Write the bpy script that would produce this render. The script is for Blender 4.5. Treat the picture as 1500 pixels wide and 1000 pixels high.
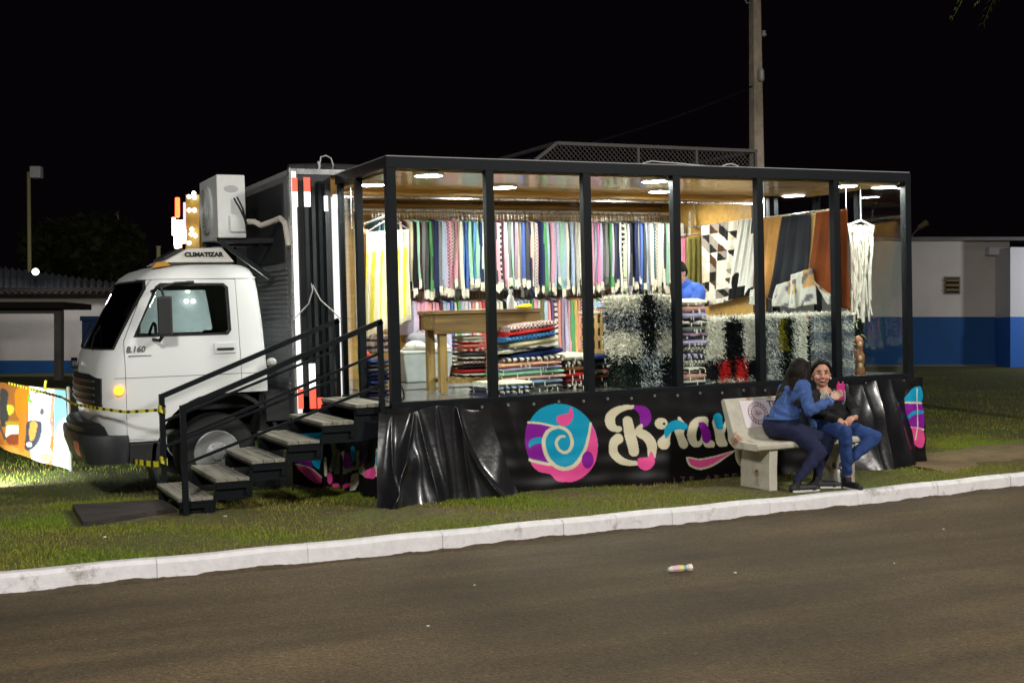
import bpy, bmesh, math, random
import numpy as np
from mathutils import Vector, Matrix
random.seed(7); rng = np.random.default_rng(7)
for o in list(bpy.data.objects): bpy.data.objects.remove(o)
scn = bpy.context.scene; COL = scn.collection
# ---------------------------------------------------------------- camera
YAW, PIT, ROL, FPX = 0.438533, -0.0271266, -0.0237704, 1815.0
CAM = np.array([-3.45536, -9.85926, 0.775657])
_f = np.array([math.sin(YAW)*math.cos(PIT), math.cos(YAW)*math.cos(PIT), math.sin(PIT)])
_r0 = np.array([math.cos(YAW), -math.sin(YAW), 0.0]); _u0 = np.cross(_r0, _f)
_r = math.cos(ROL)*_r0 + math.sin(ROL)*_u0; _u = -math.sin(ROL)*_r0 + math.cos(ROL)*_u0
cd = bpy.data.cameras.new('camera'); cam = bpy.data.objects.new('camera', cd); COL.objects.link(cam)
cd.sensor_width = 36; cd.lens = FPX/1500*36; cd.clip_end = 2000; cd.clip_start = 0.05
cam.matrix_world = Matrix(((_r[0], _u[0], -_f[0], CAM[0]), (_r[1], _u[1], -_f[1], CAM[1]), (_r[2], _u[2], -_f[2], CAM[2]), (0, 0, 0, 1)))
scn.camera = cam
# ---------------------------------------------------------------- night sky, moon
w = bpy.data.worlds.new('World'); scn.world = w; w.use_nodes = True
nt = w.node_tree; bg = nt.nodes['Background']; sky = nt.nodes.new('ShaderNodeTexSky'); sky.sky_type = 'NISHITA'
sky.sun_disc = False; sky.sun_elevation = math.radians(-7); sky.sun_rotation = math.radians(200)
nt.links.new(sky.outputs[0], bg.inputs[0]); bg.inputs[1].default_value = 0.15
bg2 = nt.nodes.new('ShaderNodeBackground'); bg2.inputs[0].default_value = (.0019, .0010, .0018, 1); _ad = nt.nodes.new('ShaderNodeAddShader'); nt.links.new(bg.outputs[0], _ad.inputs[0]); nt.links.new(bg2.outputs[0], _ad.inputs[1]); nt.links.new(_ad.outputs[0], nt.nodes['World Output'].inputs[0])
sd = bpy.data.lights.new('moon', 'SUN'); sd.energy = 0.05; sd.angle = math.radians(10); sd.color = (1, .95, .88)
so = bpy.data.objects.new('moon', sd); COL.objects.link(so); so.rotation_euler = (math.radians(45), 0, math.radians(-20))
scn.view_settings.view_transform = 'Standard'; scn.view_settings.look = 'None'; scn.view_settings.exposure = 0; scn.view_settings.gamma = 1
# ---------------------------------------------------------------- pixel helpers
def ray(px, py): return _f + (px-750)/FPX*_r - (py-500)/FPX*_u
def on(px, py, ax, v):
    d = ray(px, py); t = (v-CAM[ax])/d[ax]; return CAM + d*t
def at(px, py, depth): return CAM + ray(px, py)*depth
def proj(X):
    d = np.asarray(X, float) - CAM; z = d@_f
    return 750+FPX*(d@_r)/z, 500-FPX*(d@_u)/z
def gz(x, y): return -0.83 - 0.019*x - 0.03*np.clip(y, 0, 2)
def yk(x):
    xc = np.clip(x, -4, 7); q = -1.545 + 0.0545*xc + 0.0037*xc*xc
    return q + np.where(x > 7, (x-7)*(0.0545+0.0518), 0) + np.where(x < -4, (x+4)*(0.0545-0.0296), 0)
def ong(px, py):
    d = ray(px, py); t = 10.0
    for _ in range(60):
        p = CAM + d*t; t += (p[2]-gz(p[0], p[1]))/max(1e-4, -d[2])*0.7
    return CAM + d*t
# ---------------------------------------------------------------- materials
_M = {}
def mat(name, col, rough=.7, metal=0, var=.12, scale=12, bump=0, bscale=60, emit=0, ecol=None, spec=.5, coat=0, attr=None, stretch=None, sheen=0):
    if name in _M: return _M[name]
    m = bpy.data.materials.new(name); m.use_nodes = True; n = m.node_tree.nodes; l = m.node_tree.links; b = n['Principled BSDF']
    b.inputs['Roughness'].default_value = rough; b.inputs['Metallic'].default_value = metal; b.inputs['Specular IOR Level'].default_value = spec
    if coat: b.inputs['Coat Weight'].default_value = coat; b.inputs['Coat Roughness'].default_value = .08
    if sheen: b.inputs['Sheen Weight'].default_value = sheen
    tc = n.new('ShaderNodeTexCoord'); src = tc.outputs['Object']
    if stretch:
        mp = n.new('ShaderNodeMapping'); mp.inputs['Scale'].default_value = stretch; l.new(src, mp.inputs[0]); src = mp.outputs[0]
    if attr:
        a = n.new('ShaderNodeAttribute'); a.attribute_name = attr; base = a.outputs['Color']
    else:
        rgb = n.new('ShaderNodeRGB'); rgb.outputs[0].default_value = (*col, 1); base = rgb.outputs[0]
    if var:
        nz = n.new('ShaderNodeTexNoise'); nz.inputs['Scale'].default_value = scale; nz.inputs['Detail'].default_value = 6; nz.inputs['Roughness'].default_value = .65
        l.new(src, nz.inputs['Vector'])
        mr = n.new('ShaderNodeMapRange'); mr.inputs[1].default_value = .25; mr.inputs[2].default_value = .75; mr.inputs[3].default_value = 1-var; mr.inputs[4].default_value = 1+var
        l.new(nz.outputs[0], mr.inputs[0])
        mx = n.new('ShaderNodeMix'); mx.data_type = 'RGBA'; mx.blend_type = 'MULTIPLY'; mx.inputs[0].default_value = 1
        l.new(base, mx.inputs[6]); l.new(mr.outputs[0], mx.inputs[7]); base = mx.outputs[2]
        rr = n.new('ShaderNodeMapRange'); rr.inputs[3].default_value = max(0, rough-.08); rr.inputs[4].default_value = min(1, rough+.08); l.new(nz.outputs[0], rr.inputs[0]); l.new(rr.outputs[0], b.inputs['Roughness'])
    l.new(base, b.inputs['Base Color'])
    if bump:
        nb = n.new('ShaderNodeTexNoise'); nb.inputs['Scale'].default_value = bscale; nb.inputs['Detail'].default_value = 4; l.new(src, nb.inputs['Vector'])
        bp = n.new('ShaderNodeBump'); bp.inputs['Strength'].default_value = bump; bp.inputs['Distance'].default_value = .01; l.new(nb.outputs[0], bp.inputs['Height']); l.new(bp.outputs[0], b.inputs['Normal'])
    if emit:
        b.inputs['Emission Color'].default_value = (*(ecol or col), 1); b.inputs['Emission Strength'].default_value = emit
    _M[name] = m; return m
def wood(name, c1, c2, rough=.6, axis=0, s=3.0):
    if name in _M: return _M[name]
    m = mat(name, c1, rough, var=0, bump=.25, bscale=8); n = m.node_tree.nodes; l = m.node_tree.links; b = n['Principled BSDF']
    tc = n.new('ShaderNodeTexCoord'); mp = n.new('ShaderNodeMapping'); sc = [s*9]*3; sc[axis] = s*.7; mp.inputs['Scale'].default_value = sc
    l.new(tc.outputs['Object'], mp.inputs[0]); nz = n.new('ShaderNodeTexNoise'); nz.inputs['Scale'].default_value = 1.3; nz.inputs['Detail'].default_value = 8; nz.inputs['Distortion'].default_value = .6
    l.new(mp.outputs[0], nz.inputs[0]); cr = n.new('ShaderNodeValToRGB'); cr.color_ramp.elements[0].position = .32; cr.color_ramp.elements[1].position = .7
    cr.color_ramp.elements[0].color = (*c2, 1); cr.color_ramp.elements[1].color = (*c1, 1); l.new(nz.outputs[0], cr.inputs[0]); l.new(cr.outputs[0], b.inputs['Base Color'])
    return m
def glass(name, tint=(.93, .97, .95), refl=.06):
    if name in _M: return _M[name]
    m = bpy.data.materials.new(name); m.use_nodes = True; n = m.node_tree.nodes; l = m.node_tree.links; n.clear()
    o = n.new('ShaderNodeOutputMaterial'); mx = n.new('ShaderNodeMixShader'); t = n.new('ShaderNodeBsdfTransparent'); g = n.new('ShaderNodeBsdfGlossy')
    t.inputs[0].default_value = (*tint, 1); g.inputs['Roughness'].default_value = .015; fr = n.new('ShaderNodeLayerWeight'); fr.inputs[0].default_value = .5
    pw = n.new('ShaderNodeMath'); pw.operation = 'POWER'; pw.inputs[1].default_value = 5; l.new(fr.outputs['Facing'], pw.inputs[0]); ad = n.new('ShaderNodeMath'); ad.operation = 'MULTIPLY_ADD'; ad.inputs[1].default_value = .9; ad.inputs[2].default_value = refl; l.new(pw.outputs[0], ad.inputs[0])
    l.new(ad.outputs[0], mx.inputs[0]); l.new(t.outputs[0], mx.inputs[1]); l.new(g.outputs[0], mx.inputs[2]); l.new(mx.outputs[0], o.inputs[0])
    _M[name] = m; return m
def lin(r, g, b):
    f = lambda c: (c/255/12.92) if c <= 10 else ((c/255+.055)/1.055)**2.4
    return (f(r), f(g), f(b))
# ---------------------------------------------------------------- mesh builder
class MB:
    def __init__(s): s.v = []; s.f = []
    def add(s, vs, fs):
        k = len(s.v); s.v += [tuple(map(float, p)) for p in vs]; s.f += [tuple(k+i for i in f) for f in fs]; return s
    def box(s, x0, x1, y0, y1, z0, z1):
        return s.add([(x0, y0, z0), (x1, y0, z0), (x1, y1, z0), (x0, y1, z0), (x0, y0, z1), (x1, y0, z1), (x1, y1, z1), (x0, y1, z1)],
                     [(0, 3, 2, 1), (4, 5, 6, 7), (0, 1, 5, 4), (1, 2, 6, 5), (2, 3, 7, 6), (3, 0, 4, 7)])
    def hexa(s, lo, hi):   # four bottom pts, four top pts
        return s.add(list(lo)+list(hi), [(0, 3, 2, 1), (4, 5, 6, 7), (0, 1, 5, 4), (1, 2, 6, 5), (2, 3, 7, 6), (3, 0, 4, 7)])
    def tube(s, pts, r, n=8, cap=True):
        pts = [Vector(p) for p in pts]; rs = r if isinstance(r, (list, tuple)) else [r]*len(pts); rings = []
        up = Vector((0, 0, 1))
        for i, p in enumerate(pts):
            d = (pts[min(i+1, len(pts)-1)]-pts[max(i-1, 0)]).normalized()
            a = d.cross(up); a = d.cross(Vector((1, 0, 0))) if a.length < .05 else a; a.normalize(); b = d.cross(a)
            rings.append([p+(a*math.cos(t*2*math.pi/n)+b*math.sin(t*2*math.pi/n))*rs[i] for t in range(n)])
        vs = [q for R in rings for q in R]; fs = []
        for i in range(len(pts)-1):
            for t in range(n): fs.append((i*n+t, i*n+(t+1) % n, (i+1)*n+(t+1) % n, (i+1)*n+t))
        if cap: fs += [tuple(range(n-1, -1, -1)), tuple((len(pts)-1)*n+t for t in range(n))]
        return s.add(vs, fs)
    def beam(s, a, b, w, h=None):   # square bar a->b
        h = h or w; a = Vector(a); b = Vector(b); d = (b-a).normalized(); x = d.cross(Vector((0, 0, 1)))
        x = Vector((1, 0, 0)) if x.length < .05 else x.normalized(); y = d.cross(x)
        q = lambda p: [p+x*w/2*i+y*h/2*j for i, j in ((-1, -1), (1, -1), (1, 1), (-1, 1))]
        return s.hexa(q(a), q(b))
    def prism(s, poly, ax, a, b):   # poly in the two other axes, extruded along ax
        def P(p, t):
            c = list(p); c.insert(ax, t); return c
        n = len(poly); return s.add([P(p, a) for p in poly]+[P(p, b) for p in poly], [tuple(range(n-1, -1, -1)), tuple(range(n, 2*n))]+[(i, (i+1) % n, n+(i+1) % n, n+i) for i in range(n)])
    def disc(s, c, r, ax=2, h=.01, n=24):
        poly = [(r*math.cos(2*math.pi*i/n), r*math.sin(2*math.pi*i/n)) for i in range(n)]; o = [c[i] for i in range(3) if i != ax]
        return s.prism([(p[0]+o[0], p[1]+o[1]) for p in poly], ax, c[ax]-h/2, c[ax]+h/2)
    def lathe(s, prof, c, ax=2, n=24, cap=True):   # (radius, along)
        vs = []; fs = []
        for r, t in prof:
            for i in range(n):
                p = [r*math.cos(2*math.pi*i/n), r*math.sin(2*math.pi*i/n)]; p.insert(ax, t); vs.append([p[k]+c[k] for k in range(3)])
        for j in range(len(prof)-1):
            for i in range(n): fs.append((j*n+i, j*n+(i+1) % n, (j+1)*n+(i+1) % n, (j+1)*n+i))
        if cap: fs += [tuple(range(n)), tuple((len(prof)-1)*n+i for i in range(n))]
        else: fs += [((len(prof)-1)*n+i, (len(prof)-1)*n+(i+1) % n, (i+1) % n, i) for i in range(n)]
        return s.add(vs, fs)
    def ell(s, c, r, nu=16, nv=10):
        vs = [(c[0], c[1], c[2]+r[2])]; fs = []
        for j in range(1, nv):
            a = math.pi*j/nv
            for i in range(nu): t = 2*math.pi*i/nu; vs.append((c[0]+r[0]*math.sin(a)*math.cos(t), c[1]+r[1]*math.sin(a)*math.sin(t), c[2]+r[2]*math.cos(a)))
        vs.append((c[0], c[1], c[2]-r[2])); e = len(vs)-1
        for i in range(nu):
            fs.append((0, 1+i, 1+(i+1) % nu)); fs.append((e, e-nu+(i+1) % nu, e-nu+i))
            for j in range(nv-2): a = 1+j*nu; fs.append((a+i, a+nu+i, a+nu+(i+1) % nu, a+(i+1) % nu))
        return s.add(vs, fs)
    def mesh(s, name, off=(0, 0, 0)):
        m = bpy.data.meshes.new(name); m.from_pydata([(p[0]-off[0], p[1]-off[1], p[2]-off[2]) for p in s.v], [], s.f); return m
BASE = {}
def thing(name, label, cat, loc, group=None):
    o = bpy.data.objects.new(name, None); COL.objects.link(o); o.location = loc; o.empty_display_size = .1
    o['label'] = label; o['category'] = cat
    if group: o['group'] = group
    BASE[o.name] = tuple(map(float, loc)); return o
def finish(me, bevel=0, smooth=False, recalc=True, seg=2):
    bm = bmesh.new(); bm.from_mesh(me)
    if bevel: bmesh.ops.bevel(bm, geom=[e for e in bm.edges], offset=bevel, segments=seg, affect='EDGES', profile=.6)
    if recalc: bmesh.ops.recalc_face_normals(bm, faces=bm.faces)
    if smooth:
        for f in bm.faces: f.smooth = True
        for e in bm.edges:
            if len(e.link_faces) == 2 and e.calc_face_angle(0) > .7: e.smooth = False
    bm.to_mesh(me); bm.free()
def obj(name, mb, m, parent=None, label=None, cat=None, group=None, kind=None, bevel=0, smooth=False, loc=None, recalc=True):
    off = BASE.get(parent.name, (0, 0, 0)) if parent else (loc if loc is not None else (0, 0, 0))
    me = mb if isinstance(mb, bpy.types.Mesh) else mb.mesh(name, off)
    if not isinstance(mb, bpy.types.Mesh): finish(me, bevel, smooth, recalc)
    if m is not None:
        for q in (m if isinstance(m, (list, tuple)) else [m]): me.materials.append(q)
    o = bpy.data.objects.new(name, me); COL.objects.link(o)
    if parent: o.parent = parent; BASE[o.name] = off
    else:
        if loc is not None: o.location = loc; BASE[o.name] = tuple(map(float, loc))
    for k, v in (('label', label), ('category', cat), ('group', group), ('kind', kind)):
        if v: o[k] = v
    return o
def share(name, src, parent, loc):   # another object with the same mesh
    o = bpy.data.objects.new(name, src.data); COL.objects.link(o); o.parent = parent; o.location = loc; return o
def setcol(me, arr, name='tint'):
    a = me.color_attributes.new(name, 'FLOAT_COLOR', 'POINT'); b = np.ones((len(me.vertices), 4), np.float32); b[:, :3] = arr; a.data.foreach_set('color', b.ravel())
def fast(name, V, F):   # V (n,3), F (m,k)
    me = bpy.data.meshes.new(name); k = F.shape[1]; me.vertices.add(len(V)); me.vertices.foreach_set('co', np.asarray(V, np.float32).ravel())
    me.loops.add(F.size); me.loops.foreach_set('vertex_index', F.astype(np.int32).ravel()); me.polygons.add(len(F))
    me.polygons.foreach_set('loop_start', np.arange(0, F.size, k, dtype=np.int32)); me.update(calc_edges=True); me.validate(); return me
def gridfaces(nu, nv):
    i = np.arange(nu-1)[None, :]; j = np.arange(nv-1)[:, None]; a = (j*nu+i).ravel(); return np.stack([a, a+1, a+1+nu, a+nu], 1)
def text(name, s, size, m, parent, origin, xdir, ydir, extrude=.002, align='CENTER', shear=0, bold=0):
    c = bpy.data.curves.new(name, 'FONT'); c.body = s; c.size = size; c.extrude = extrude; c.align_x = align; c.shear = shear; c.offset = bold; c.resolution_u = 3
    t = bpy.data.objects.new(name, c); COL.objects.link(t); dg = bpy.context.evaluated_depsgraph_get(); me = bpy.data.meshes.new_from_object(t.evaluated_get(dg)); bpy.data.objects.remove(t)
    x = Vector(xdir).normalized(); y = Vector(ydir).normalized(); z = x.cross(y); o = Vector(origin)-Vector(BASE.get(parent.name, (0, 0, 0)))
    me.transform(Matrix(((x.x, y.x, z.x, o.x), (x.y, y.y, z.y, o.y), (x.z, y.z, z.z, o.z), (0, 0, 0, 1)))); me.materials.clear(); me.materials.append(m)
    ob = bpy.data.objects.new(name, me); COL.objects.link(ob); ob.parent = parent; return ob
def boolop(me, ops):   # ops: list of (mode, cutter mesh); returns new mesh
    o = bpy.data.objects.new('tmp', me); COL.objects.link(o); cs = []
    for md, cm in ops:
        c = bpy.data.objects.new('tmpc', cm); COL.objects.link(c); c.hide_render = True; cs.append(c)
        b = o.modifiers.new('b', 'BOOLEAN'); b.operation = md; b.object = c; b.solver = 'EXACT'
    dg = bpy.context.evaluated_depsgraph_get(); r = bpy.data.meshes.new_from_object(o.evaluated_get(dg))
    for c in cs+[o]: bpy.data.objects.remove(c)
    return r
def cut(mb):
    me = mb.mesh('cut'); finish(me); return me
def shade(me, ang=.6):
    bm = bmesh.new(); bm.from_mesh(me)
    for f in bm.faces: f.smooth = True
    for e in bm.edges:
        if len(e.link_faces) == 2 and e.calc_face_angle(0) > ang: e.smooth = False
    bm.to_mesh(me); bm.free(); return me
def shift(me, off): me.transform(Matrix.Translation((-off[0], -off[1], -off[2]))); return me
# ================================================================ SETTING
def graded(a, b, c, d, s): # fine spacing s on [b,c], growing out to a and d
    mid = list(np.arange(b, c, s)); lo = []; x = b; st = s
    while x > a: st *= 1.5; x -= st; lo.append(max(x, a))
    hi = []; x = mid[-1]; st = s
    while x < d: st *= 1.5; x += st; hi.append(min(x, d))
    return np.array(lo[::-1]+mid+hi)
def ground_mat():
    m = mat('grass_soil', (.05, .055, .018), .95, var=0, bump=.8, bscale=45); n = m.node_tree.nodes; l = m.node_tree.links; b = n['Principled BSDF']
    tc = n.new('ShaderNodeTexCoord'); n1 = n.new('ShaderNodeTexNoise'); n1.inputs['Scale'].default_value = 1.1; n1.inputs['Detail'].default_value = 7; n1.inputs['Roughness'].default_value = .7
    n2 = n.new('ShaderNodeTexNoise'); n2.inputs['Scale'].default_value = 26; n2.inputs['Detail'].default_value = 5
    l.new(tc.outputs['Object'], n1.inputs[0]); l.new(tc.outputs['Object'], n2.inputs[0])
    c1 = n.new('ShaderNodeValToRGB'); e = c1.color_ramp.elements; e[0].position = .36; e[0].color = (.12, .085, .042, 1); e[1].position = .58; e[1].color = (.105, .130, .016, 1)
    c2 = n.new('ShaderNodeValToRGB'); e = c2.color_ramp.elements; e[0].position = .3; e[0].color = (.45, .45, .45, 1); e[1].position = .7; e[1].color = (1.25, 1.25, 1.25, 1)
    l.new(n1.outputs[0], c1.inputs[0]); l.new(n2.outputs[0], c2.inputs[0]); mx = n.new('ShaderNodeMix'); mx.data_type = 'RGBA'; mx.blend_type = 'MULTIPLY'; mx.inputs[0].default_value = 1
    l.new(c1.outputs[0], mx.inputs[6]); l.new(c2.outputs[0], mx.inputs[7]); l.new(mx.outputs[2], b.inputs['Base Color']); return m
xs = graded(-300, -8, 14, 300, .12); vs_ = np.concatenate([np.linspace(0, 9, 110), 9+np.cumsum(np.array([.2*1.35**k for k in range(24)]))])
Xg, Vg = np.meshgrid(xs, vs_); Yg = yk(np.clip(Xg, -60, 60))+.02+Vg; Zg = gz(np.clip(Xg, -40, 60), Yg)
Zg = Zg + .012*np.sin(Xg*3.1+Yg*1.3)*np.sin(Yg*2.7-Xg*.7)*np.clip(Vg/.5, 0, 1)
obj('ground', fast('ground', np.stack([Xg.ravel(), Yg.ravel(), Zg.ravel()], 1), gridfaces(len(xs), len(vs_))), ground_mat(), kind='structure')
def asphalt():
    m = mat('asphalt', (.07, .06, .05), .85, var=0); n = m.node_tree.nodes; l = m.node_tree.links; b = n['Principled BSDF']; tc = n.new('ShaderNodeTexCoord'); S = tc.outputs['Object']
    def nz(s, d=6, r=.6):
        q = n.new('ShaderNodeTexNoise'); q.inputs['Scale'].default_value = s; q.inputs['Detail'].default_value = d; q.inputs['Roughness'].default_value = r; l.new(S, q.inputs[0]); return q.outputs[0]
    def ramp(v, stops):
        c = n.new('ShaderNodeValToRGB'); e = c.color_ramp.elements
        while len(e) < len(stops): e.new(.5)
        for q, (p, cc) in zip(e, stops): q.position = p; q.color = (*cc, 1)
        l.new(v, c.inputs[0]); return c.outputs[0]
    def mul(a, bb, f=1, bt='MULTIPLY'):
        x = n.new('ShaderNodeMix'); x.data_type = 'RGBA'; x.blend_type = bt; x.inputs[0].default_value = f; l.new(a, x.inputs[6]); l.new(bb, x.inputs[7]); return x.outputs[2]
    big = ramp(nz(.55, 8, .6), [(.26, (.064, .044, .020)), (.48, (.098, .069, .032)), (.74, (.140, .100, .050))])
    mp = n.new('ShaderNodeMapping'); mp.inputs['Scale'].default_value = (.25, 2.2, 1); l.new(S, mp.inputs[0]); q = n.new('ShaderNodeTexNoise'); q.inputs['Scale'].default_value = 1.4; q.inputs['Detail'].default_value = 6; l.new(mp.outputs[0], q.inputs[0])
    streak = ramp(q.outputs[0], [(.33, (.68, .68, .70)), (.67, (1.18, 1.16, 1.13))])
    v = n.new('ShaderNodeTexVoronoi'); v.inputs['Scale'].default_value = 70; l.new(S, v.inputs[0]); agg = ramp(v.outputs['Color'], [(.1, (.58, .58, .58)), (.5, (.92, .92, .92)), (.88, (1.2, 1.18, 1.15)), (1.0, (2.0, 1.95, 1.9))])
    vc = n.new('ShaderNodeTexVoronoi'); vc.feature = 'DISTANCE_TO_EDGE'; vc.inputs['Scale'].default_value = .33
    dn = n.new('ShaderNodeTexNoise'); dn.inputs['Scale'].default_value = 2.2; dn.inputs['Detail'].default_value = 5; l.new(S, dn.inputs[0]); ad = n.new('ShaderNodeMix'); ad.data_type = 'RGBA'; ad.blend_type = 'ADD'; ad.inputs[0].default_value = .45; l.new(S, ad.inputs[6]); l.new(dn.outputs['Color'], ad.inputs[7]); l.new(ad.outputs[2], vc.inputs[0])
    crk = ramp(vc.outputs['Distance'], [(0, (.82, .82, .82)), (.004, (1, 1, 1))])
    l.new(mul(mul(mul(big, streak), agg), crk), b.inputs['Base Color'])
    bp = n.new('ShaderNodeBump'); bp.inputs['Strength'].default_value = .7; bp.inputs['Distance'].default_value = .006; l.new(v.outputs['Distance'], bp.inputs['Height']); l.new(bp.outputs[0], b.inputs['Normal'])
    return m
RD = .115
rx = graded(-300, -10, 16, 300, .5); rv = np.concatenate([np.linspace(0, 12, 24), [20, 40, 90]])
Xg, Vg = np.meshgrid(rx, rv); Yg = yk(np.clip(Xg, -60, 60))-Vg; Zg = gz(np.clip(Xg, -40, 60), Yg*0)-RD+.01*np.clip(Vg, 0, 4)/4
obj('road', fast('road', np.stack([Xg.ravel(), Yg.ravel(), Zg.ravel()], 1), gridfaces(len(rx), len(rv))), asphalt(), kind='structure')
# soil and weeds washed against the kerb
gx = np.arange(-9, 20, .03); nr = 7; hz = np.random.default_rng(5); wz = .10+.05*np.sin(gx*1.3)+.04*np.sin(gx*4.1+1)+.02*np.sin(gx*13)+hz.uniform(-.012, .012, len(gx)); wz = np.clip(wz, .03, .3); pts = []
for j in range(nr):
    s = j/(nr-1); pts.append(np.stack([gx, yk(gx)-.095-wz*s, gz(gx, gx*0)-RD+.003+(.012+.006*np.sin(gx*2.3+np.sin(gx*5))+.005*np.sin(gx*17+3*np.sin(gx*3))+hz.uniform(0, .006, len(gx)))*(1-s)**1.6+hz.uniform(-.002, .002, len(gx))*(1-s)+.01*np.clip(wz*s+.1, 0, 4)/4-.004*(s == 1)], 1))
obj('gutter_soil', fast('gutter_soil', np.concatenate(pts)[:, :], gridfaces(len(gx), nr)), mat('gutter_soil', (.075, .052, .026), .95, var=.5, scale=14, bump=1, bscale=40), kind='structure')
# kerb of painted stones
kerb = bpy.data.objects.new('kerb', None); COL.objects.link(kerb); kerb['kind'] = 'structure'
def kerb_paint():
    m = mat('kerb_paint', (.80, .77, .78), .8, var=.14, scale=7, bump=.5, bscale=25); n = m.node_tree.nodes; l = m.node_tree.links; b = n['Principled BSDF']
    cur = b.inputs['Base Color'].links[0].from_socket; tc = n.new('ShaderNodeTexCoord'); q = n.new('ShaderNodeTexNoise'); q.inputs['Scale'].default_value = 4.5; q.inputs['Detail'].default_value = 9; q.inputs['Roughness'].default_value = .75; l.new(tc.outputs['Object'], q.inputs[0])
    oi = n.new('ShaderNodeObjectInfo'); av = n.new('ShaderNodeVectorMath'); av.operation = 'ADD'; l.new(tc.outputs['Object'], av.inputs[0]); sc = n.new('ShaderNodeMath'); sc.operation = 'MULTIPLY'; sc.inputs[1].default_value = 37; l.new(oi.outputs['Random'], sc.inputs[0]); l.new(sc.outputs[0], av.inputs[1]); l.new(av.outputs[0], q.inputs[0])
    c = n.new('ShaderNodeValToRGB'); e = c.color_ramp.elements; e[0].position = .555; e[0].color = (0, 0, 0, 1); e[1].position = .70; e[1].color = (1, 1, 1, 1); l.new(q.outputs[0], c.inputs[0])
    x = n.new('ShaderNodeMix'); x.data_type = 'RGBA'; l.new(c.outputs[0], x.inputs[0]); l.new(cur, x.inputs[6]); x.inputs[7].default_value = (.30, .26, .23, 1); l.new(x.outputs[2], b.inputs['Base Color']); return m
KP = kerb_paint(); kms = []
for v in range(5):
    mb = MB(); L = .4985; nseg = 8
    for i in range(nseg):
        a, b_ = -L+2*L*i/nseg, -L+2*L*(i+1)/nseg
        w_ = lambda t: .004*math.sin(t*6.283+v*0)+.003*math.sin(t*18.85+v)
        h_ = lambda t: .003*math.sin(t*6.283+v*0)
        prof = lambda t: [(t, -.135+w_(t), -.20), (t, -.012, -.20), (t, -.010, .004+h_(t)), (t, -.030, .014+h_(t)), (t, -.100+w_(t), .012+h_(t)), (t, -.126+w_(t), -.012+h_(t))]
        A, B = prof(a), prof(b_); n6 = 6
        mb.add(A+B, [(k, (k+1) % n6, n6+(k+1) % n6, n6+k) for k in range(n6)]+([tuple(range(n6))] if i == 0 else [])+([tuple(range(2*n6-1, n6-1, -1))] if i == nseg-1 else []))
    me = mb.mesh('kerb_stone'); bmx = bmesh.new(); bmx.from_mesh(me); bmesh.ops.remove_doubles(bmx, verts=bmx.verts, dist=1e-5); bmesh.ops.recalc_face_normals(bmx, faces=bmx.faces); bmx.to_mesh(me); bmx.free(); shade(me); me.materials.append(KP); kms.append(me)
for k in range(-9, 34):
    x = k+.3; o = bpy.data.objects.new('kerb_stone', kms[k % 5]); COL.objects.link(o); o.parent = kerb
    y0, y1 = float(yk(x-.5)), float(yk(x+.5)); o.location = (x, (y0+y1)/2+.02, float(gz(x, -1))+random.uniform(-.002, .002)); o.rotation_euler = (random.uniform(-.006, .006), .019, math.atan2(y1-y0, 1))
# worn earth path along the verge
ex = np.arange(5.5, 30, .12); ej = np.linspace(0, 1, 16); EX, EJ = np.meshgrid(ex, ej); e0 = yk(EX)+.5+.10*np.sin(EX*2.1)+.05*np.sin(EX*6.3); e1 = 1.0+.2*np.sin(EX*1.7)+.09*np.sin(EX*5)+.1*(EX-5.5); EY = e0+(e1-e0)*EJ; EZ = gz(EX, EY)+.006*np.sin(EX*9+EY*7)+.016*np.sin(np.pi*EJ)+.012*np.clip(EJ*(1-EJ)*8, 0, 1)-.008
obj('earth_path', fast('earth_path', np.stack([EX.ravel(), EY.ravel(), EZ.ravel()], 1), gridfaces(len(ex), 16)), mat('bare_earth', (.20, .145, .075), .95, var=.35, scale=5, bump=.8, bscale=30), kind='structure')
# street lamps across the road that light the place
def street_lamp(x, y, h, power, label, col):
    z0 = float(gz(np.clip(x, -40, 60), -1))-RD
    t = thing('street_lamp', label, 'street lamp', (x, y, z0), 'street lamps across the road')
    st = mat('galvanised', (.35, .35, .34), .5, .6); d = 1 if y < 0 else -1
    obj('pole', MB().tube([(x, y, z0), (x, y, z0+h*.6), (x, y, z0+h)], [.09, .075, .06], 12), st, t)
    obj('arm', MB().tube([(x, y, z0+h-.1), (x, y+.5*d, z0+h+.15), (x, y+1.4*d, z0+h+.25)], .035), st, t)
    obj('lamp_head', MB().hexa([(x-.12, y+1.3*d, z0+h+.2), (x+.12, y+1.3*d, z0+h+.2), (x+.16, y+1.9*d, z0+h+.2), (x-.16, y+1.9*d, z0+h+.2)], [(x-.08, y+1.3*d, z0+h+.3), (x+.08, y+1.3*d, z0+h+.3), (x+.1, y+1.85*d, z0+h+.34), (x-.1, y+1.85*d, z0+h+.34)]), st, t)
    obj('lens', MB().box(x-.11, x+.11, min(y+1.4*d, y+1.8*d), max(y+1.4*d, y+1.8*d), z0+h+.17, z0+h+.198), mat('lamp_lens', (1, .95, .85), .4, var=0, emit=30, ecol=col), t)
    ld = bpy.data.lights.new('lamp', 'SPOT'); ld.energy = power; ld.color = col; ld.shadow_soft_size = .8; ld.spot_size = math.radians(165); ld.spot_blend = .4
    lo = bpy.data.objects.new('lamp_light', ld); COL.objects.link(lo); lo.parent = t; lo.location = (0, 1.6*d, h+.1); lo.rotation_euler = (math.radians(14)*d, 0, 0)
street_lamp(-6.5, -12.5, 8.0, 4700, 'tall galvanised street lamp standing across the road from the truck cab', (1, .97, .93))
street_lamp(8.5, -12.5, 8.0, 4700, 'tall galvanised street lamp standing across the road from the shop end', (1, .95, .88))
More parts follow.
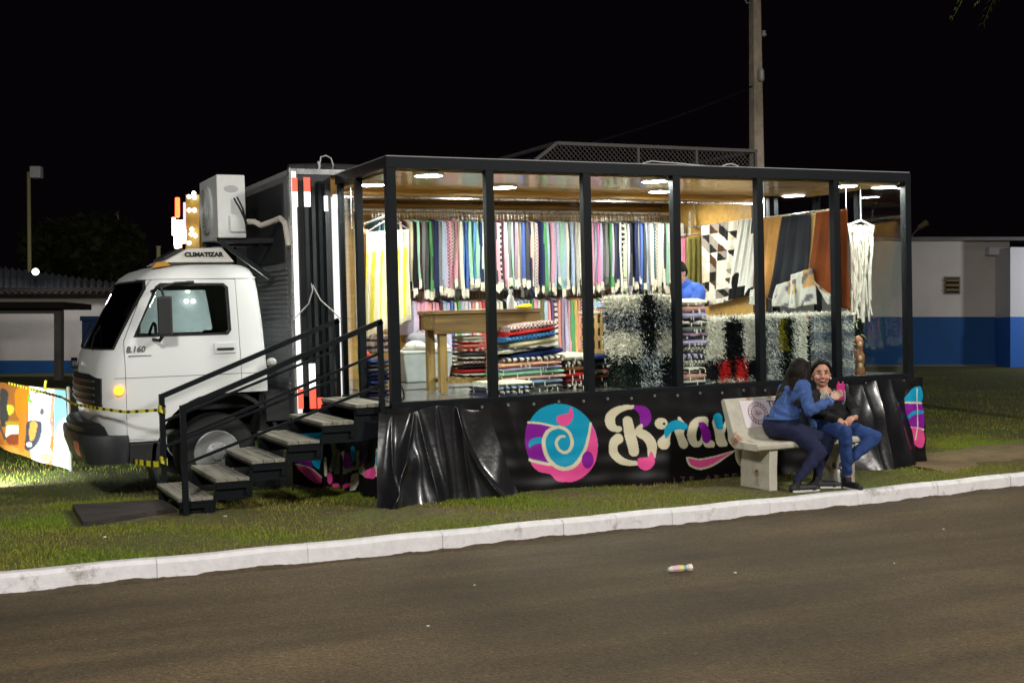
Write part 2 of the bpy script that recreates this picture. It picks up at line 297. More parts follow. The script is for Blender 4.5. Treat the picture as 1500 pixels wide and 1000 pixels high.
# grass blades
def blades(n, x0, x1, v0, v1, h, seed):
    g = np.random.default_rng(seed); x = g.uniform(x0, x1, n); v = v0+(v1-v0)*g.random(n)**1.0; y = yk(x)+.02+v
    pn = np.sin(x*1.7+.6*np.sin(y*2.1))+np.sin(y*2.3+1.1*np.sin(x*1.3))+.7*np.sin(x*4.7+y*3.9)
    keep = g.random(n) < np.clip(.62+.3*pn, .18, 1)
    keep &= ~((x > 2.8) & (x < 4.6) & (y < -.35) & (y > -1.4) & (g.random(n) < .86))   # bare earth round the bench
    keep &= ~((x > -2.55) & (x < -1.7) & (y > -.15) & (y < .8)); keep &= ~((x > .3) & (x < 5.6) & (y > .2) & (y < 3.8))
    keep &= ~((x > 5.7+.15*np.sin(y*5)) & (y < .9+.2*np.sin(x*1.7)) & (y > yk(x)+.55+.12*np.sin(x*2.1)) & (g.random(n) < .93))
    x, y, pn = x[keep], y[keep], pn[keep]; n = len(x); z = gz(x, y)-.005; a = g.uniform(0, 6.283, n); hh = h*g.uniform(.5, 1.25, n); wd = .0035*g.uniform(.7, 1.6, n); la = g.uniform(0, 6.283, n); ln = hh*g.uniform(.1, .8, n)
    V = np.zeros((n, 3, 3)); V[:, 0] = np.stack([x-np.cos(a)*wd, y-np.sin(a)*wd, z], 1); V[:, 1] = np.stack([x+np.cos(a)*wd, y+np.sin(a)*wd, z], 1); V[:, 2] = np.stack([x+np.cos(la)*ln, y+np.sin(la)*ln, z+hh], 1)
    dry = np.clip(.5-.35*pn+g.normal(0, .3, n), 0, 1)[:, None]; c = (1-dry)*np.array([.165, .245, .018])+dry*np.array([.28, .225, .050]); c = c*g.uniform(.6, 1.35, n)[:, None]
    return V.reshape(-1, 3), np.repeat(c, 3, 0)
A = [blades(250000, -6.5, 9, 0, 3.2, .026, 1), blades(70000, -7, 12, 3.0, 9, .036, 2), blades(50000, 8, 24, .0, 16, .045, 3)]
V = np.concatenate([a[0] for a in A]); Cc = np.concatenate([a[1] for a in A]); me = fast('grass', V, np.arange(len(V)).reshape(-1, 3)); setcol(me, Cc)
obj('grass', me, mat('grass_blade', (1, 1, 1), .8, var=0, attr='tint', spec=.25), label='short trampled green and brown grass', cat='grass', kind='stuff')
# ---------------------------------------------------------------- far things placed by direction + depth
def pquad(px0, px1, py0, py1, d0, d1=None): # box facing the camera from depth d0 to d1
    d1 = d1 or d0+.2; k = d0
    def q(d): # same size at both depths: shift along the view axis
        return [at(px0, py1, k)+_f*(d-k), at(px1, py1, k)+_f*(d-k), at(px1, py1, k)+_f*(d-k), at(px0, py1, k)+_f*(d-k)]
    c = [at(px0, py1, k), at(px1, py1, k), at(px1, py0, k), at(px0, py0, k)]; b = [p+_f*(d1-d0) for p in c]
    return [tuple(p) for p in c], [tuple(p) for p in b]
def pbox(mb, *a, **kw): c, b = pquad(*a, **kw); return mb.hexa(c, b)
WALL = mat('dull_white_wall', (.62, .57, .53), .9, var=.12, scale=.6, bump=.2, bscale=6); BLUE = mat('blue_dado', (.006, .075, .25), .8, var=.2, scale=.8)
D = 39.
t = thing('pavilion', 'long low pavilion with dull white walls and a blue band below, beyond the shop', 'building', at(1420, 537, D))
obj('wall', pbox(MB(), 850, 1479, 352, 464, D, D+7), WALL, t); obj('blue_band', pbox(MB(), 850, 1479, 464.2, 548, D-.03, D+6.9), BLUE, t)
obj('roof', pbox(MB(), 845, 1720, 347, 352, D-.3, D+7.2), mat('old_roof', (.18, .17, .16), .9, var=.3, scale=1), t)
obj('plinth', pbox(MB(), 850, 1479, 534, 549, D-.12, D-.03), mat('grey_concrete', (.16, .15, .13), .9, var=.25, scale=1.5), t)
p = obj('porch_wall', pbox(MB(), 1480, 1720, 362, 464, D-1.2, D+6), mat('clean_white_wall', (.75, .75, .8), .8, var=.06, scale=1), t)  # lamplight on the porch end put into a paler wall colour
obj('porch_blue_band', pbox(MB(), 1480, 1720, 464.2, 546, D-1.23, D+6), mat('bright_blue', (.03, .16, .62), .7, var=.08, scale=1), t)  # lamplit copy of the blue band, brightness put into the colour
obj('awning_box', pbox(MB(), 1449, 1479.5, 362, 373, D-.35, D), mat('clean_white_wall', (1, 1, 1)), t)
v = obj('vent', pbox(MB(), 1384, 1407, 405, 431, D-.05, D), mat('vent_frame', (.2, .18, .16), .8), t)
obj('vent_hole', pbox(MB(), 1386, 1405, 407, 429, D-.07, D-.05), mat('black_hole', (.008, .008, .007), .9, var=0), v)
for i in range(3): obj('vent_slat', pbox(MB(), 1386, 1405, 409+7*i, 412+7*i, D-.11, D-.06), mat('vent_wood', (.22, .15, .06), .8), v)
l = thing('porch_lamp', 'lit lamp on the white end of the pavilion', 'lamp', at(1600, 400, D-1.4)); obj('globe', MB().ell(at(1600, 400, D-1.4), (.14, .14, .14)), mat('porch_glow', (1, .97, .95), .5, var=0, emit=6), l); obj('bracket', MB().beam(at(1600, 397, D-1.35), at(1600, 392, D-1.1), .05), mat('vent_frame', (0, 0, 0)), l)
_pl = bpy.data.lights.new('porch', 'POINT'); _pl.energy = 260; _pl.color = (.95, .97, 1); _pl.shadow_soft_size = .15; _po = bpy.data.objects.new('porch_light', _pl); COL.objects.link(_po); _po.parent = l; _po.location = tuple(-_f*2.6)
# left pavilion
D = 38.
t = thing('old_pavilion', 'low pavilion with corrugated roof, white wall and blue band, behind the truck cab', 'building', at(60, 600, D))
obj('wall', pbox(MB(), -260, 330, 424, 528, D, D+6), WALL, t); obj('blue_band', pbox(MB(), -260, 330, 527.8, 606, D-.03, D+5.9), BLUE, t)
nu, nv = 420, 6; U = np.linspace(0, 1, nu); pts = []
for j in range(nv):
    s = j/(nv-1)
    for i, uu in enumerate(U):
        a = at(-260+590*uu, 428, D-1.0); ridge = at(-260+590*uu, 360+ (391-360)*0+ (-260+590*uu)*.135+31, D+3.2)
        q = a*(1-s)+ridge*s; pts.append(q+np.array([0, 0, .045*math.sin(i*.9)]))
obj('corrugated_roof', fast('roof', np.array(pts)-np.array(BASE[t.name]), gridfaces(nu, nv)), mat('roof_sheet', (.22, .24, .27), .6, .2, var=.25, scale=1.2), t)
obj('eave', pbox(MB(), -260, 330, 421, 430, D-.9, D-.2), mat('dark_eave', (.02, .012, .01), .9), t)
l = thing('wall_lamp', 'small glowing bulb on the eave of the corrugated roof', 'lamp', at(52, 405, D-1.5)); obj('bulb', MB().ell(at(52, 398, D-1.5), (.1, .1, .1)), mat('bulb_glow', (1, .97, .85), .5, var=0, emit=6), l); _pl = bpy.data.lights.new('bulb', 'POINT'); _pl.energy = 160; _pl.shadow_soft_size = .2; _po = bpy.data.objects.new('bulb_light', _pl); COL.objects.link(_po); _po.parent = l; _po.location = tuple(at(52, 386, D-3.2)-at(52, 405, D-1.5)); obj('bracket', MB().beam(at(52, 401, D-1.5), at(52, 412, D-.8), .05), mat('dark_eave', (0, 0, 0)), l)
D = 33.; t = thing('shelter', 'flat dark shelter roof on a grey post in front of the old pavilion', 'shelter', at(85, 600, D))
obj('roof_slab', pbox(MB(), -150, 93, 442, 451, D, D+2.2), mat('dark_eave', (0, 0, 0)), t); obj('under_beam', pbox(MB(), -150, 88, 452, 459, D+.4, D+.7), mat('grey_post', (.16, .15, .14), .9), t)
for px in (84, -60): obj('post', pbox(MB(), px-5, px+5, 459, 607, D+.4, D+.65), mat('grey_post', (0, 0, 0)), t)
D = 29.; t = thing('blue_cabinet', 'dark blue metal cabinet with a lid standing behind the windscreen of the truck', 'cabinet', at(140, 610, D))
obj('body', pbox(MB(), 120, 168, 470, 612, D, D+.7), mat('cabinet_blue', (.012, .04, .12), .5), t); obj('lid', pbox(MB(), 117, 171, 463, 470, D-.05, D+.75), mat('cabinet_blue', (0, 0, 0)), t)
# floodlight mast at left
D = 42.; t = thing('floodlight_mast', 'thin yellowish mast with one square unlit floodlight above the corrugated roof', 'light mast', at(44, 602, D))
obj('mast', MB().tube([at(44.5, 602, D), at(43.5, 420, D), at(42, 252, D)], [.075, .07, .06]), mat('mast_paint', (.45, .42, .2), .6), t)
obj('floodlight', pbox(MB(), 43, 59, 243, 260, D-.2, D+.1), mat('flood_body', (.75, .75, .72), .5), t, bevel=.04)
D = 30.; t = thing('far_post', 'short yellowish post standing behind the truck roof', 'post', at(232, 600, D)); obj('post', MB().tube([at(232, 604, D), at(232, 362, D)], .05), mat('mast_paint', (0, 0, 0)), t); obj('cap', MB().disc(at(232, 361.5, D), .06, 2, .03), mat('mast_paint', (0, 0, 0)), t)
# fairground lights
D = 70.; t = thing('fairground_tower', 'golden lattice fairground tower with round bulbs behind the truck', 'tower', at(280, 600, D))
obj('body', pbox(MB(), 272, 292, 285, 604, D, D+.8), mat('tower_gold', (.3, .2, .03), .5, var=.3, scale=3, emit=.25), t)
for (x, y) in ((277, 288), (284, 283), (285, 289), (277, 308), (285, 308), (277, 356), (281, 336), (280, 343), (286, 345)):
    obj('bulb', MB().ell(at(x, y, D-.3), (.12, .12, .12), 10, 6), mat('bulb_white', (1, .97, .9), .5, var=0, emit=7), t)
t = thing('neon_sign', 'tall glowing red and white neon fairground sign above the truck cab', 'neon sign', at(260, 604, D-2))
obj('mast', pbox(MB(), 258, 262, 350, 606, D-2, D-1.8), mat('dark_eave', (0, 0, 0)), t)
for (x0, x1, y0, y1, c, e) in ((256, 262, 289, 318, (1, .12, .03), 5), (251, 256, 318, 345, (1, .35, .25), 6), (256, 266, 322, 352, (1, .9, .75), 9), (261, 268, 322, 334, (1, .5, .6), 7), (262, 271, 334, 356, (1, .85, .8), 9), (255, 265, 350, 364, (1, .55, .35), 7), (254, 257, 328, 360, (.8, 1, .5), 4), (268, 271, 296, 330, (.9, .7, 1), 1.2), (269, 271, 330, 352, (1, .6, .8), 3)):
    obj('neon_tube', pbox(MB(), x0, x1, y0, y1, D-2.3, D-2.05), mat('neon_%d_%d' % (x0, y0), c, .5, var=0, emit=e), t, bevel=.06)
# utility pole with wires
D = 24.; pb = ong(1108, 545); base = at(1110, 470, D); base[2] = float(gz(base[0], base[1]))
t = thing('utility_pole', 'tall weathered concrete utility pole rising behind the glass shop', 'utility pole', base)
top = at(1104, -160, D); CON = mat('pole_concrete', (.55, .46, .36), .9, var=.3, scale=5, bump=.4, bscale=20)
obj('shaft', MB().hexa([tuple(base+np.array(d)) for d in ((-.145, -.12, -.3), (.145, -.12, -.3), (.145, .12, -.3), (-.145, .12, -.3))], [tuple(top+np.array(d)) for d in ((-.075, -.07, 0), (.075, -.07, 0), (.075, .07, 0), (-.075, .07, 0))]), CON, t, bevel=.02)
obj('bracket', MB().tube([at(1100, 4, D-.1), at(1094, 5, D-.1), at(1091, -2, D-.1), at(1093, -12, D-.1)], .022), mat('galvanised', (0, 0, 0)), t)
obj('insulator', MB().lathe([(.02, -.05), (.05, -.03), (.05, .0), (.03, .02), (.04, .06)], at(1119, 50, D)), mat('porcelain', (.5, .48, .45), .3), t)
obj('junction_box', MB().lathe([(.05, -.12), (.06, -.08), (.06, .08), (.03, .13)], at(1115, 110, D-.1)), mat('porcelain', (0, 0, 0)), t)
wm = mat('cable_black', (.006, .006, .010), .7, spec=.1)
def wire(name, a, b, sag, r, label):
    a = np.array(a); b = np.array(b); pts = [a+(b-a)*s+np.array([0, 0, -sag*4*s*(1-s)]) for s in np.linspace(0, 1, 18)]
    o = obj(name, MB().tube(pts, r, 6), wm, label=label, cat='cable', loc=tuple(a)); return o
wire('service_cable', at(1103, 126, D), at(640, 262, 15.5), .15, .014, 'dark cable running from the utility pole down to the shop roof')
wire('power_line', at(1119, 51, D), at(1900, 30, 30), .2, .012, 'thin power line leaving the pole insulator above the pavilion')
# small far lamp right of the shop
t = thing('far_street_lamp', 'small distant street lamp head on an arm over the pavilion roof', 'street lamp', at(1338, 545, 50)); obj('pole', MB().tube([at(1336, 545, 50), at(1336, 345, 50), at(1346, 334, 50)], .05), mat('galvanised', (0, 0, 0)), t); obj('lamp_head', MB().tube([at(1345, 334, 50), at(1358, 326, 50)], [.09, .14]), mat('lamp_head_tan', (.55, .42, .22), .5), t)
# trees
def crown(name, parent, c, r, n, col, seed, size=.16):
    g = np.random.default_rng(seed); d = g.normal(size=(n, 3)); d /= np.linalg.norm(d, axis=1)[:, None]
    cl = g.normal(size=(40, 3)); cl /= np.linalg.norm(cl, axis=1)[:, None]; k = (d@cl.T).max(1)
    rad = (.55+.45*np.clip((k-.6)/.4, 0, 1))*g.random(n)**.4; P = np.array(c)+d*rad[:, None]*np.array(r); a = g.normal(size=(n, 3))*size; b = g.normal(size=(n, 3))*size*.4
    V = np.stack([P-a*.5, P+b, P+a*.5, P-b], 1).reshape(-1, 3)-np.array(BASE[parent.name]); me = fast(name, V, np.arange(len(V)).reshape(-1, 4)); return obj(name, me, col, parent)
LEAF = mat('dark_leaf', (.08, .095, .03), .7, var=.3, scale=3)
for (px, py, dd, rr, lab) in ((150, 362, 62, 2.2, 'dark bushy tree rising behind the corrugated roof beside the truck windscreen'), (88, 368, 66, 2.3, 'dark rounded tree behind the corrugated roof beside the floodlight mast')):
    c = at(px, py, dd); b0 = np.array([c[0], c[1], float(gz(c[0], 5))]); t = thing('tree', lab, 'tree', b0, 'dark trees behind the old pavilion')
    obj('trunk', MB().tube([b0-np.array([0, 0, .2]), b0*.5+c*.5+np.array([.15, 0, 0]), c], [.22, .17, .08]), mat('bark', (.08, .06, .04), .9), t)
    crown('crown', t, c, (rr, rr, rr*.75), 5000, LEAF, px, .3)
# palm at the upper right, only frond tips reach into view
D = 17.; c = at(1590, -95, D); b0 = np.array([c[0]+.3, c[1], float(gz(c[0], 2))]); t = thing('palm_tree', 'palm tree whose drooping green frond tips hang above the pavilion', 'palm tree', b0)
obj('trunk', MB().tube([b0-np.array([0, 0, .2]), b0*.5+c*.5+np.array([.1, 0, 0]), c], [.16, .12, .1], 10), mat('bark', (0, 0, 0)), t)
PF = mat('palm_leaf', (.07, .13, .02), .5, var=.2)
for k in range(13):
    a = 2*math.pi*k/13+.2; Lf = 2.0+.25*math.sin(k*2.2); mb = MB(); prev = None
    tip = None
    if k in (0, 1): pass
    dirv = np.array([math.cos(a), math.sin(a), 0]); pts = [c+dirv*Lf*s*(1-.18*s)+np.array([0, 0, .9*s-1.75*s*s]) for s in np.linspace(0, 1, 12)]
    mb.tube(pts, [.022*(1-s*.9) for s in np.linspace(0, 1, 12)], 5); sd_ = np.array([-dirv[1], dirv[0], 0])
    for i in range(2, 12):
        for q in (0, .5):
            p0 = pts[i]*(1-q)+pts[i-1]*q
            for sg in (-1, 1):
                l_ = .42*math.sin(math.pi*min(1, .2+i/13))+.1; e = p0+sd_*sg*l_*.75+dirv*l_*.45+np.array([0, 0, -l_*.55]); wv = dirv*.016
                mb.add([p0-wv, p0+wv, e*.5+p0*.5+wv+np.array([0, 0, .03]), e, e*.5+p0*.5-wv+np.array([0, 0, .03])], [(0, 1, 2, 4), (4, 2, 3)])
    obj('frond', mb, PF, t, recalc=False)
# the place's own bright poster: floodlight on the grass
# ================================================================ TRUCK
WHITE = mat('truck_white', (.80, .82, .81), .36, var=.03, scale=2.2, coat=.35); BLK = mat('black_plastic', (.018, .019, .02), .5, var=.2, scale=6)
BLKM = mat('black_metal', (.02, .023, .026), .4, .0, var=.2, scale=8, spec=.5); RUB = mat('rubber', (.014, .014, .014), .8, var=.2)
TB = (-1.2, 2.5, float(gz(-1.2, 1.6))); truck = thing('box_truck', 'white cab box truck with dark cargo body parked on the grass', 'truck', TB)
def ring(z, xf, bl, xr, yn, rf, rr, inset=0):
    yc = 2.5; hw = yc-yn-inset; xf += inset; xr -= inset; rf = max(.03, rf-inset); rr = max(.02, rr-inset); P = []
    bx = lambda y: xf-bl*(1-((y-yc)/hw)**2)
    N = 8
    for i in range(N+1): # near front corner, from side to front
        a = math.pi/2*i/N; y = yc-hw+rf-rf*math.cos(a); x = bx(y)+rf-rf*math.sin(a); P.append((x, y))
    for i in range(1, 12): y = yc-hw+rf+(2*hw-2*rf)*i/12; P.append((bx(y), y))
    for i in range(N+1):
        a = math.pi/2*(1-i/N); y = yc+hw-rf+rf*math.cos(a); P.append((bx(y)+rf-rf*math.sin(a), y))
    for i in range(5): a = math.pi/2*i/4; P.append((xr-rr+rr*math.sin(a), yc+hw-rr+rr*math.cos(a)))
    for i in range(5): a = math.pi/2*i/4; P.append((xr-rr+rr*math.cos(a), yc-hw+rr-rr*math.sin(a)))
    return [(x, y, z) for x, y in P]
LV = [(-.335, -2.03, .06, -.63, 1.515, .20, .05), (-.15, -2.10, .07, -.63, 1.505, .22, .05), (.02, -2.12, .09, -.63, 1.50, .22, .05), (.23, -2.11, .10, -.635, 1.495, .22, .05), (.36, -2.08, .11, -.64, 1.50, .22, .05), (.45, -2.04, .12, -.645, 1.505, .22, .06),
      (.62, -1.95, .12, -.655, 1.515, .21, .06), (.80, -1.855, .12, -.67, 1.53, .20, .06), (.98, -1.76, .12, -.685, 1.548, .20, .07), (1.09, -1.70, .12, -.70, 1.56, .20, .08), (1.15, -1.655, .12, -.715, 1.578, .20, .09), (1.20, -1.58, .12, -.74, 1.62, .20, .1), (1.235, -1.46, .12, -.79, 1.70, .2, .1), (1.255, -1.3, .1, -.88, 1.82, .2, .1)]
def loft(ins, levels):
    mb = MB(); R = [ring(*L, inset=ins) for L in levels]; n = len(R[0]); vs = [p for r_ in R for p in r_]; fs = [tuple(range(n))]
    for j in range(len(R)-1): fs += [(j*n+i, j*n+(i+1) % n, (j+1)*n+(i+1) % n, (j+1)*n+i) for i in range(n)]
    fs.append(tuple((len(R)-1)*n+i for i in range(n))); mb.add(vs, fs); me = mb.mesh('loft'); finish(me); return me
def joinflip(a, b):
    bm = bmesh.new(); bm.from_mesh(b); bmesh.ops.reverse_faces(bm, faces=bm.faces); bm.from_mesh(a); m = bpy.data.meshes.new('shell'); bm.to_mesh(m); bm.free(); return m
inner = [(z+(.05 if i == 0 else (-.04 if i == len(LV)-1 else 0)), *r_) for i, (z, *r_) in enumerate(LV)]
shell = lambda: joinflip(loft(0, LV), loft(.035, inner))
winpoly = [(-1.81, .605), (-1.60, 1.03), (-1.57, 1.052), (-1.02, 1.045), (-.99, 1.02), (-.98, .64), (-1.0, .612)]
farwin = [(-1.72, .60), (-1.55, 1.045), (-.80, 1.04), (-.73, .64), (-.75, .60)]
doorpoly = [(-1.905, -.31), (-1.905, .56), (-1.72, 1.00), (-1.63, 1.115), (-.905, 1.10), (-.885, .3), (-.885, .02), (-1.15, .062), (-1.40, -.04), (-1.56, -.20), (-1.635, -.325)]
def infl(poly, d):
    cx = sum(p[0] for p in poly)/len(poly); cz = sum(p[1] for p in poly)/len(poly); o = []; n = len(poly)
    ar = sum(poly[i][0]*poly[(i+1) % n][1]-poly[(i+1) % n][0]*poly[i][1] for i in range(n)); sg = 1 if ar > 0 else -1
    for i in range(n):
        a, b, c = np.array(poly[i-1]), np.array(poly[i]), np.array(poly[(i+1) % n]); e1 = (b-a)/np.linalg.norm(b-a); e2 = (c-b)/np.linalg.norm(c-b); nn = np.array([e1[1]+e2[1], -e1[0]-e2[0]])*sg; nn /= np.linalg.norm(nn)+1e-9; o.append(tuple(b+nn*d))
    return o
arch = MB().lathe([(.565, 1.2), (.565, 1.95)], (-1.10, 0, -.50), 1, 40); rearcut = MB().box(-1.10, -.5, 1.2, 3.9, -.6, .062); far_arch = MB().lathe([(.565, 3.05), (.565, 3.9)], (-1.10, 0, -.50), 1, 40)
wsp = [(1.60, .50), (1.63, 1.02), (1.67, 1.085), (3.33, 1.085), (3.37, 1.02), (3.40, .50)]
body = boolop(shell(), [('DIFFERENCE', cut(MB().prism(winpoly, 1, 1.2, 1.9))), ('DIFFERENCE', cut(MB().prism(farwin, 1, 3.1, 3.9))), ('DIFFERENCE', cut(MB().prism(wsp, 0, -3, -1.55))), ('DIFFERENCE', cut(MB().prism(infl(doorpoly, .006), 1, 1.2, 1.9))), ('DIFFERENCE', cut(arch)), ('DIFFERENCE', cut(far_arch)), ('DIFFERENCE', cut(rearcut))])
cab = obj('cab', shift(shade(body, .5), TB), WHITE, truck)
door = boolop(shell(), [('INTERSECT', cut(MB().prism(doorpoly, 1, 1.2, 1.9))), ('DIFFERENCE', cut(MB().prism(winpoly, 1, 1.2, 1.9))), ('DIFFERENCE', cut(arch)), ('DIFFERENCE', cut(rearcut))])
door = obj('door', shift(shade(door, .5), TB), WHITE, truck)
thin = lambda: joinflip(loft(.012, LV), loft(.018, LV))
GLC = glass('cab_glass', (.86, .9, .88), .09)
obj('windscreen', shift(shade(boolop(thin(), [('INTERSECT', cut(MB().prism(infl(wsp, .012), 0, -3, -1.55)))])), TB), glass('windscreen_glass', (.12, .14, .14), .12), truck)
obj('side_window', shift(shade(boolop(thin(), [('INTERSECT', cut(MB().prism(infl(winpoly, .012), 1, 1.2, 1.9)))])), TB), GLC, truck)
obj('side_window', shift(shade(boolop(thin(), [('INTERSECT', cut(MB().prism(infl(farwin, .012), 1, 3.1, 3.9)))])), TB), GLC, truck)
fat = lambda a, b, lv=LV: joinflip(loft(a, lv), loft(b, lv))
gask = MB(); pw = MB()
obj('window_seal', shift(boolop(fat(-.004, .02), [('INTERSECT', cut(MB().prism(infl(winpoly, .022), 1, 1.2, 1.9))), ('DIFFERENCE', cut(MB().prism(winpoly, 1, 1.1, 2)))]), TB), RUB, truck)
obj('windscreen_seal', shift(boolop(fat(-.004, .02), [('INTERSECT', cut(MB().prism(infl(wsp, .02), 0, -3, -1.55))), ('DIFFERENCE', cut(MB().prism(wsp, 0, -4, -1.5)))]), TB), RUB, truck)
gr = obj('grille', shift(boolop(fat(-.010, .02), [('INTERSECT', cut(MB().prism([(1.60, -.01), (1.60, .235), (1.9, .27), (3.1, .27), (3.40, .235), (3.40, -.01)], 0, -3, -1.9)))]), TB), BLK, truck)
for k in range(4):
    z = .02+.06*k; obj('grille_slat', shift(boolop(fat(-.022, -.004), [('INTERSECT', cut(MB().box(-3, -1.9, 1.68, 3.32, z, z+.018)))]), TB), mat('grille_grey', (.07, .075, .075), .4), gr)
bodyline = obj('body_crease', shift(boolop(fat(-.0015, .01), [('INTERSECT', cut(MB().box(-2.0, -.62, 1.2, 1.75, .232, .238)))]), TB), mat('seam_grey', (.18, .19, .19), .7), cab)
for y0_ in (1.95, 2.75): a_, b_ = np.array((-2.14, y0_, .50)), np.array((-1.99, y0_+.42, .72)); obj('wiper', MB().tube([a_, a_*.5+b_*.5+np.array((-.02, 0, 0)), b_], .008, 6), BLK, truck)
# badge
text('lettering', '8.160', .075, mat('badge_grey', (.12, .12, .13), .5), door, (-1.90, 1.500, .462), (1, 0, 0), (0, 0, 1), .001, 'LEFT', .2, .002)
obj('badge_underline', MB().box(-1.88, -1.68, 1.498, 1.502, .425, .432), mat('badge_grey', (0, 0, 0)), door)
hd = obj('handle', MB().box(-1.10, -.945, 1.475, 1.50, .455, .475), BLK, door, bevel=.006); obj('handle_recess', MB().box(-1.12, -.925, 1.49, 1.512, .425, .52), mat('truck_white', (0, 0, 0)), door, bevel=.004)
obj('roof_gutter', shift(boolop(fat(-.012, .0), [('INTERSECT', cut(MB().box(-1.75, -.62, 1.2, 3.8, 1.108, 1.122)))]), TB), WHITE, cab)
# interior: bench seat, dashboard, wheel
obj('seat', MB().box(-1.25, -.75, 1.7, 3.3, -.1, .25).box(-.88, -.75, 1.7, 3.3, .25, .62), mat('seat_cloth', (.03, .03, .035), .9), truck, bevel=.03)
obj('dashboard', MB().hexa([(-2.0, 1.62, .1), (-1.65, 1.62, .1), (-1.65, 3.38, .1), (-2.0, 3.38, .1)], [(-1.95, 1.62, .46), (-1.72, 1.62, .44), (-1.72, 3.38, .44), (-1.95, 3.38, .46)]), BLK, truck)
sw = [(-1.60+.03*math.sin(a), 2.0+.2*math.cos(a), .52+.19*math.sin(a)) for a in np.linspace(0, 2*math.pi, 25)]; obj('steering_wheel', MB().tube(sw, .014, 6, False), BLK, truck)
# bumper and light
BL = [(-.52, -2.22, .05, -1.90, 1.50, .22, .04), (-.40, -2.26, .05, -1.89, 1.485, .22, .04), (-.30, -2.27, .05, -1.89, 1.48, .24, .04), (-.27, -2.26, .05, -1.895, 1.485, .24, .04)]
bumper = obj('bumper', shift(shade(loft(0, BL), .5), TB), mat('bumper_grey', (.03, .033, .036), .55, var=.25, scale=5), truck)
obj('bumper_step', shift(shade(loft(0, [(-.275, -2.2, .09, -1.95, 1.62, .24, .04), (-.20, -2.22, .09, -1.97, 1.62, .24, .04), (-.165, -2.19, .09, -1.99, 1.64, .24, .04)]), .5), TB), BLK, bumper)
RL = mat('red_lens', (.55, .12, .08), .3, var=0)
obj('fog_lamp', shift(boolop(fat(-.012, .01, BL), [('INTERSECT', cut(MB().box(-3, -2.1, 1.80, 1.98, -.46, -.33)))]), TB), RL, bumper)
obj('front_crest', MB().disc((-2.235, 2.5, .35), .055, 0, .05, 24), mat('chrome', (.6, .62, .65), .2, 1, var=0), cab)
obj('indicator', MB().disc((-1.97, 1.492, .128), .042, 1, .03, 24), mat('amber_lamp', (1, .35, .02), .4, var=0, emit=2.2, ecol=(1, .38, .03)), truck)
obj('roof_marker', MB().hexa([(-1.62, 1.70, 1.215), (-1.45, 1.70, 1.235), (-1.45, 1.78, 1.25), (-1.62, 1.78, 1.23)], [(-1.58, 1.715, 1.262), (-1.49, 1.715, 1.27), (-1.49, 1.77, 1.275), (-1.58, 1.77, 1.265)]), mat('amber_dull', (.45, .22, .02), .4), truck)
mr = obj('mirror', MB().box(-1.640, -1.515, 1.31, 1.37, .60, .95), BLK, truck, bevel=.02); obj('mirror_arm', MB().tube([(-1.66, 1.53, 1.0), (-1.60, 1.38, 1.03), (-1.58, 1.34, .93)], .012).tube([(-1.66, 1.54, 1.0), (-1.45, 1.50, 1.07), (-1.28, 1.55, 1.075)], .012), BLK, mr); obj('mirror_arm', MB().tube([(-1.66, 1.53, .57), (-1.62, 1.40, .56), (-1.59, 1.34, .62)], .016), BLK, mr)
obj('window_visor', MB().box(-1.34, -1.28, 1.545, 1.565, 1.05, 1.09), BLK, truck)
# under cab: step, arch liner, chassis
obj('step', MB().box(-1.89, -1.62, 1.53, 1.9, -.53, -.345), BLK, truck, bevel=.015)
obj('arch_liner', MB().lathe([(.60, 1.53), (.60, 1.95), (.565, 1.95), (.565, 1.53)], (-1.10, 0, -.50), 1, 40, False), BLK, truck)
obj('chassis', MB().box(-1.9, 5.0, 2.05, 2.18, -.35, -.17).box(-1.9, 5.0, 2.82, 2.95, -.35, -.17).box(-1.6, -.7, 2.0, 3.0, -.25, .0).box(-.70, -.42, 1.6, 3.4, -.35, .06), mat('chassis_black', (.012, .012, .012), .7), truck)
obj('side_guard', MB().box(-.66, -.35, 1.50, 1.56, -.22, .03), BLK, truck)
def wheel(x, y):
    gzv = float(gz(x, y)); r = .37; cz = gzv+r-.01; wh = obj('wheel', MB().lathe([(.19, y+.01), (.21, y-.0), (.30, y), (.35, y+.02), (r, y+.05), (r, y+.19), (.35, y+.22), (.2, y+.24)], (x, 0, cz), 1, 36), RUB, truck, smooth=True)
    obj('rim', MB().lathe([(.212, y-.004), (.200, y-.012), (.185, y+.03), (.15, y+.045), (.12, y+.02), (.10, y-.01), (.06, y-.02), (.055, y-.05), (.0001, y-.055)], (x, 0, cz), 1, 36), mat('steel_rim', (.55, .56, .57), .35, .6), wh, smooth=True)
    for k in range(8): a = k*math.pi/4+.2; obj('hand_hole', MB().ell((x+.155*math.cos(a), y+.040, cz+.155*math.sin(a)), (.022, .012, .022), 10, 6), RUB, wh)
    for k in range(6): a = k*math.pi/3; obj('wheel_nut', MB().lathe([(.012, y-.03), (.012, y+.03)], (x+.085*math.cos(a), 0, cz+.085*math.sin(a)), 1, 6), mat('steel_rim', (0, 0, 0)), wh)
wheel(-1.10, 1.62); wheel(-1.10, 3.14); wheel(3.2, 1.62); wheel(3.2, 3.14)
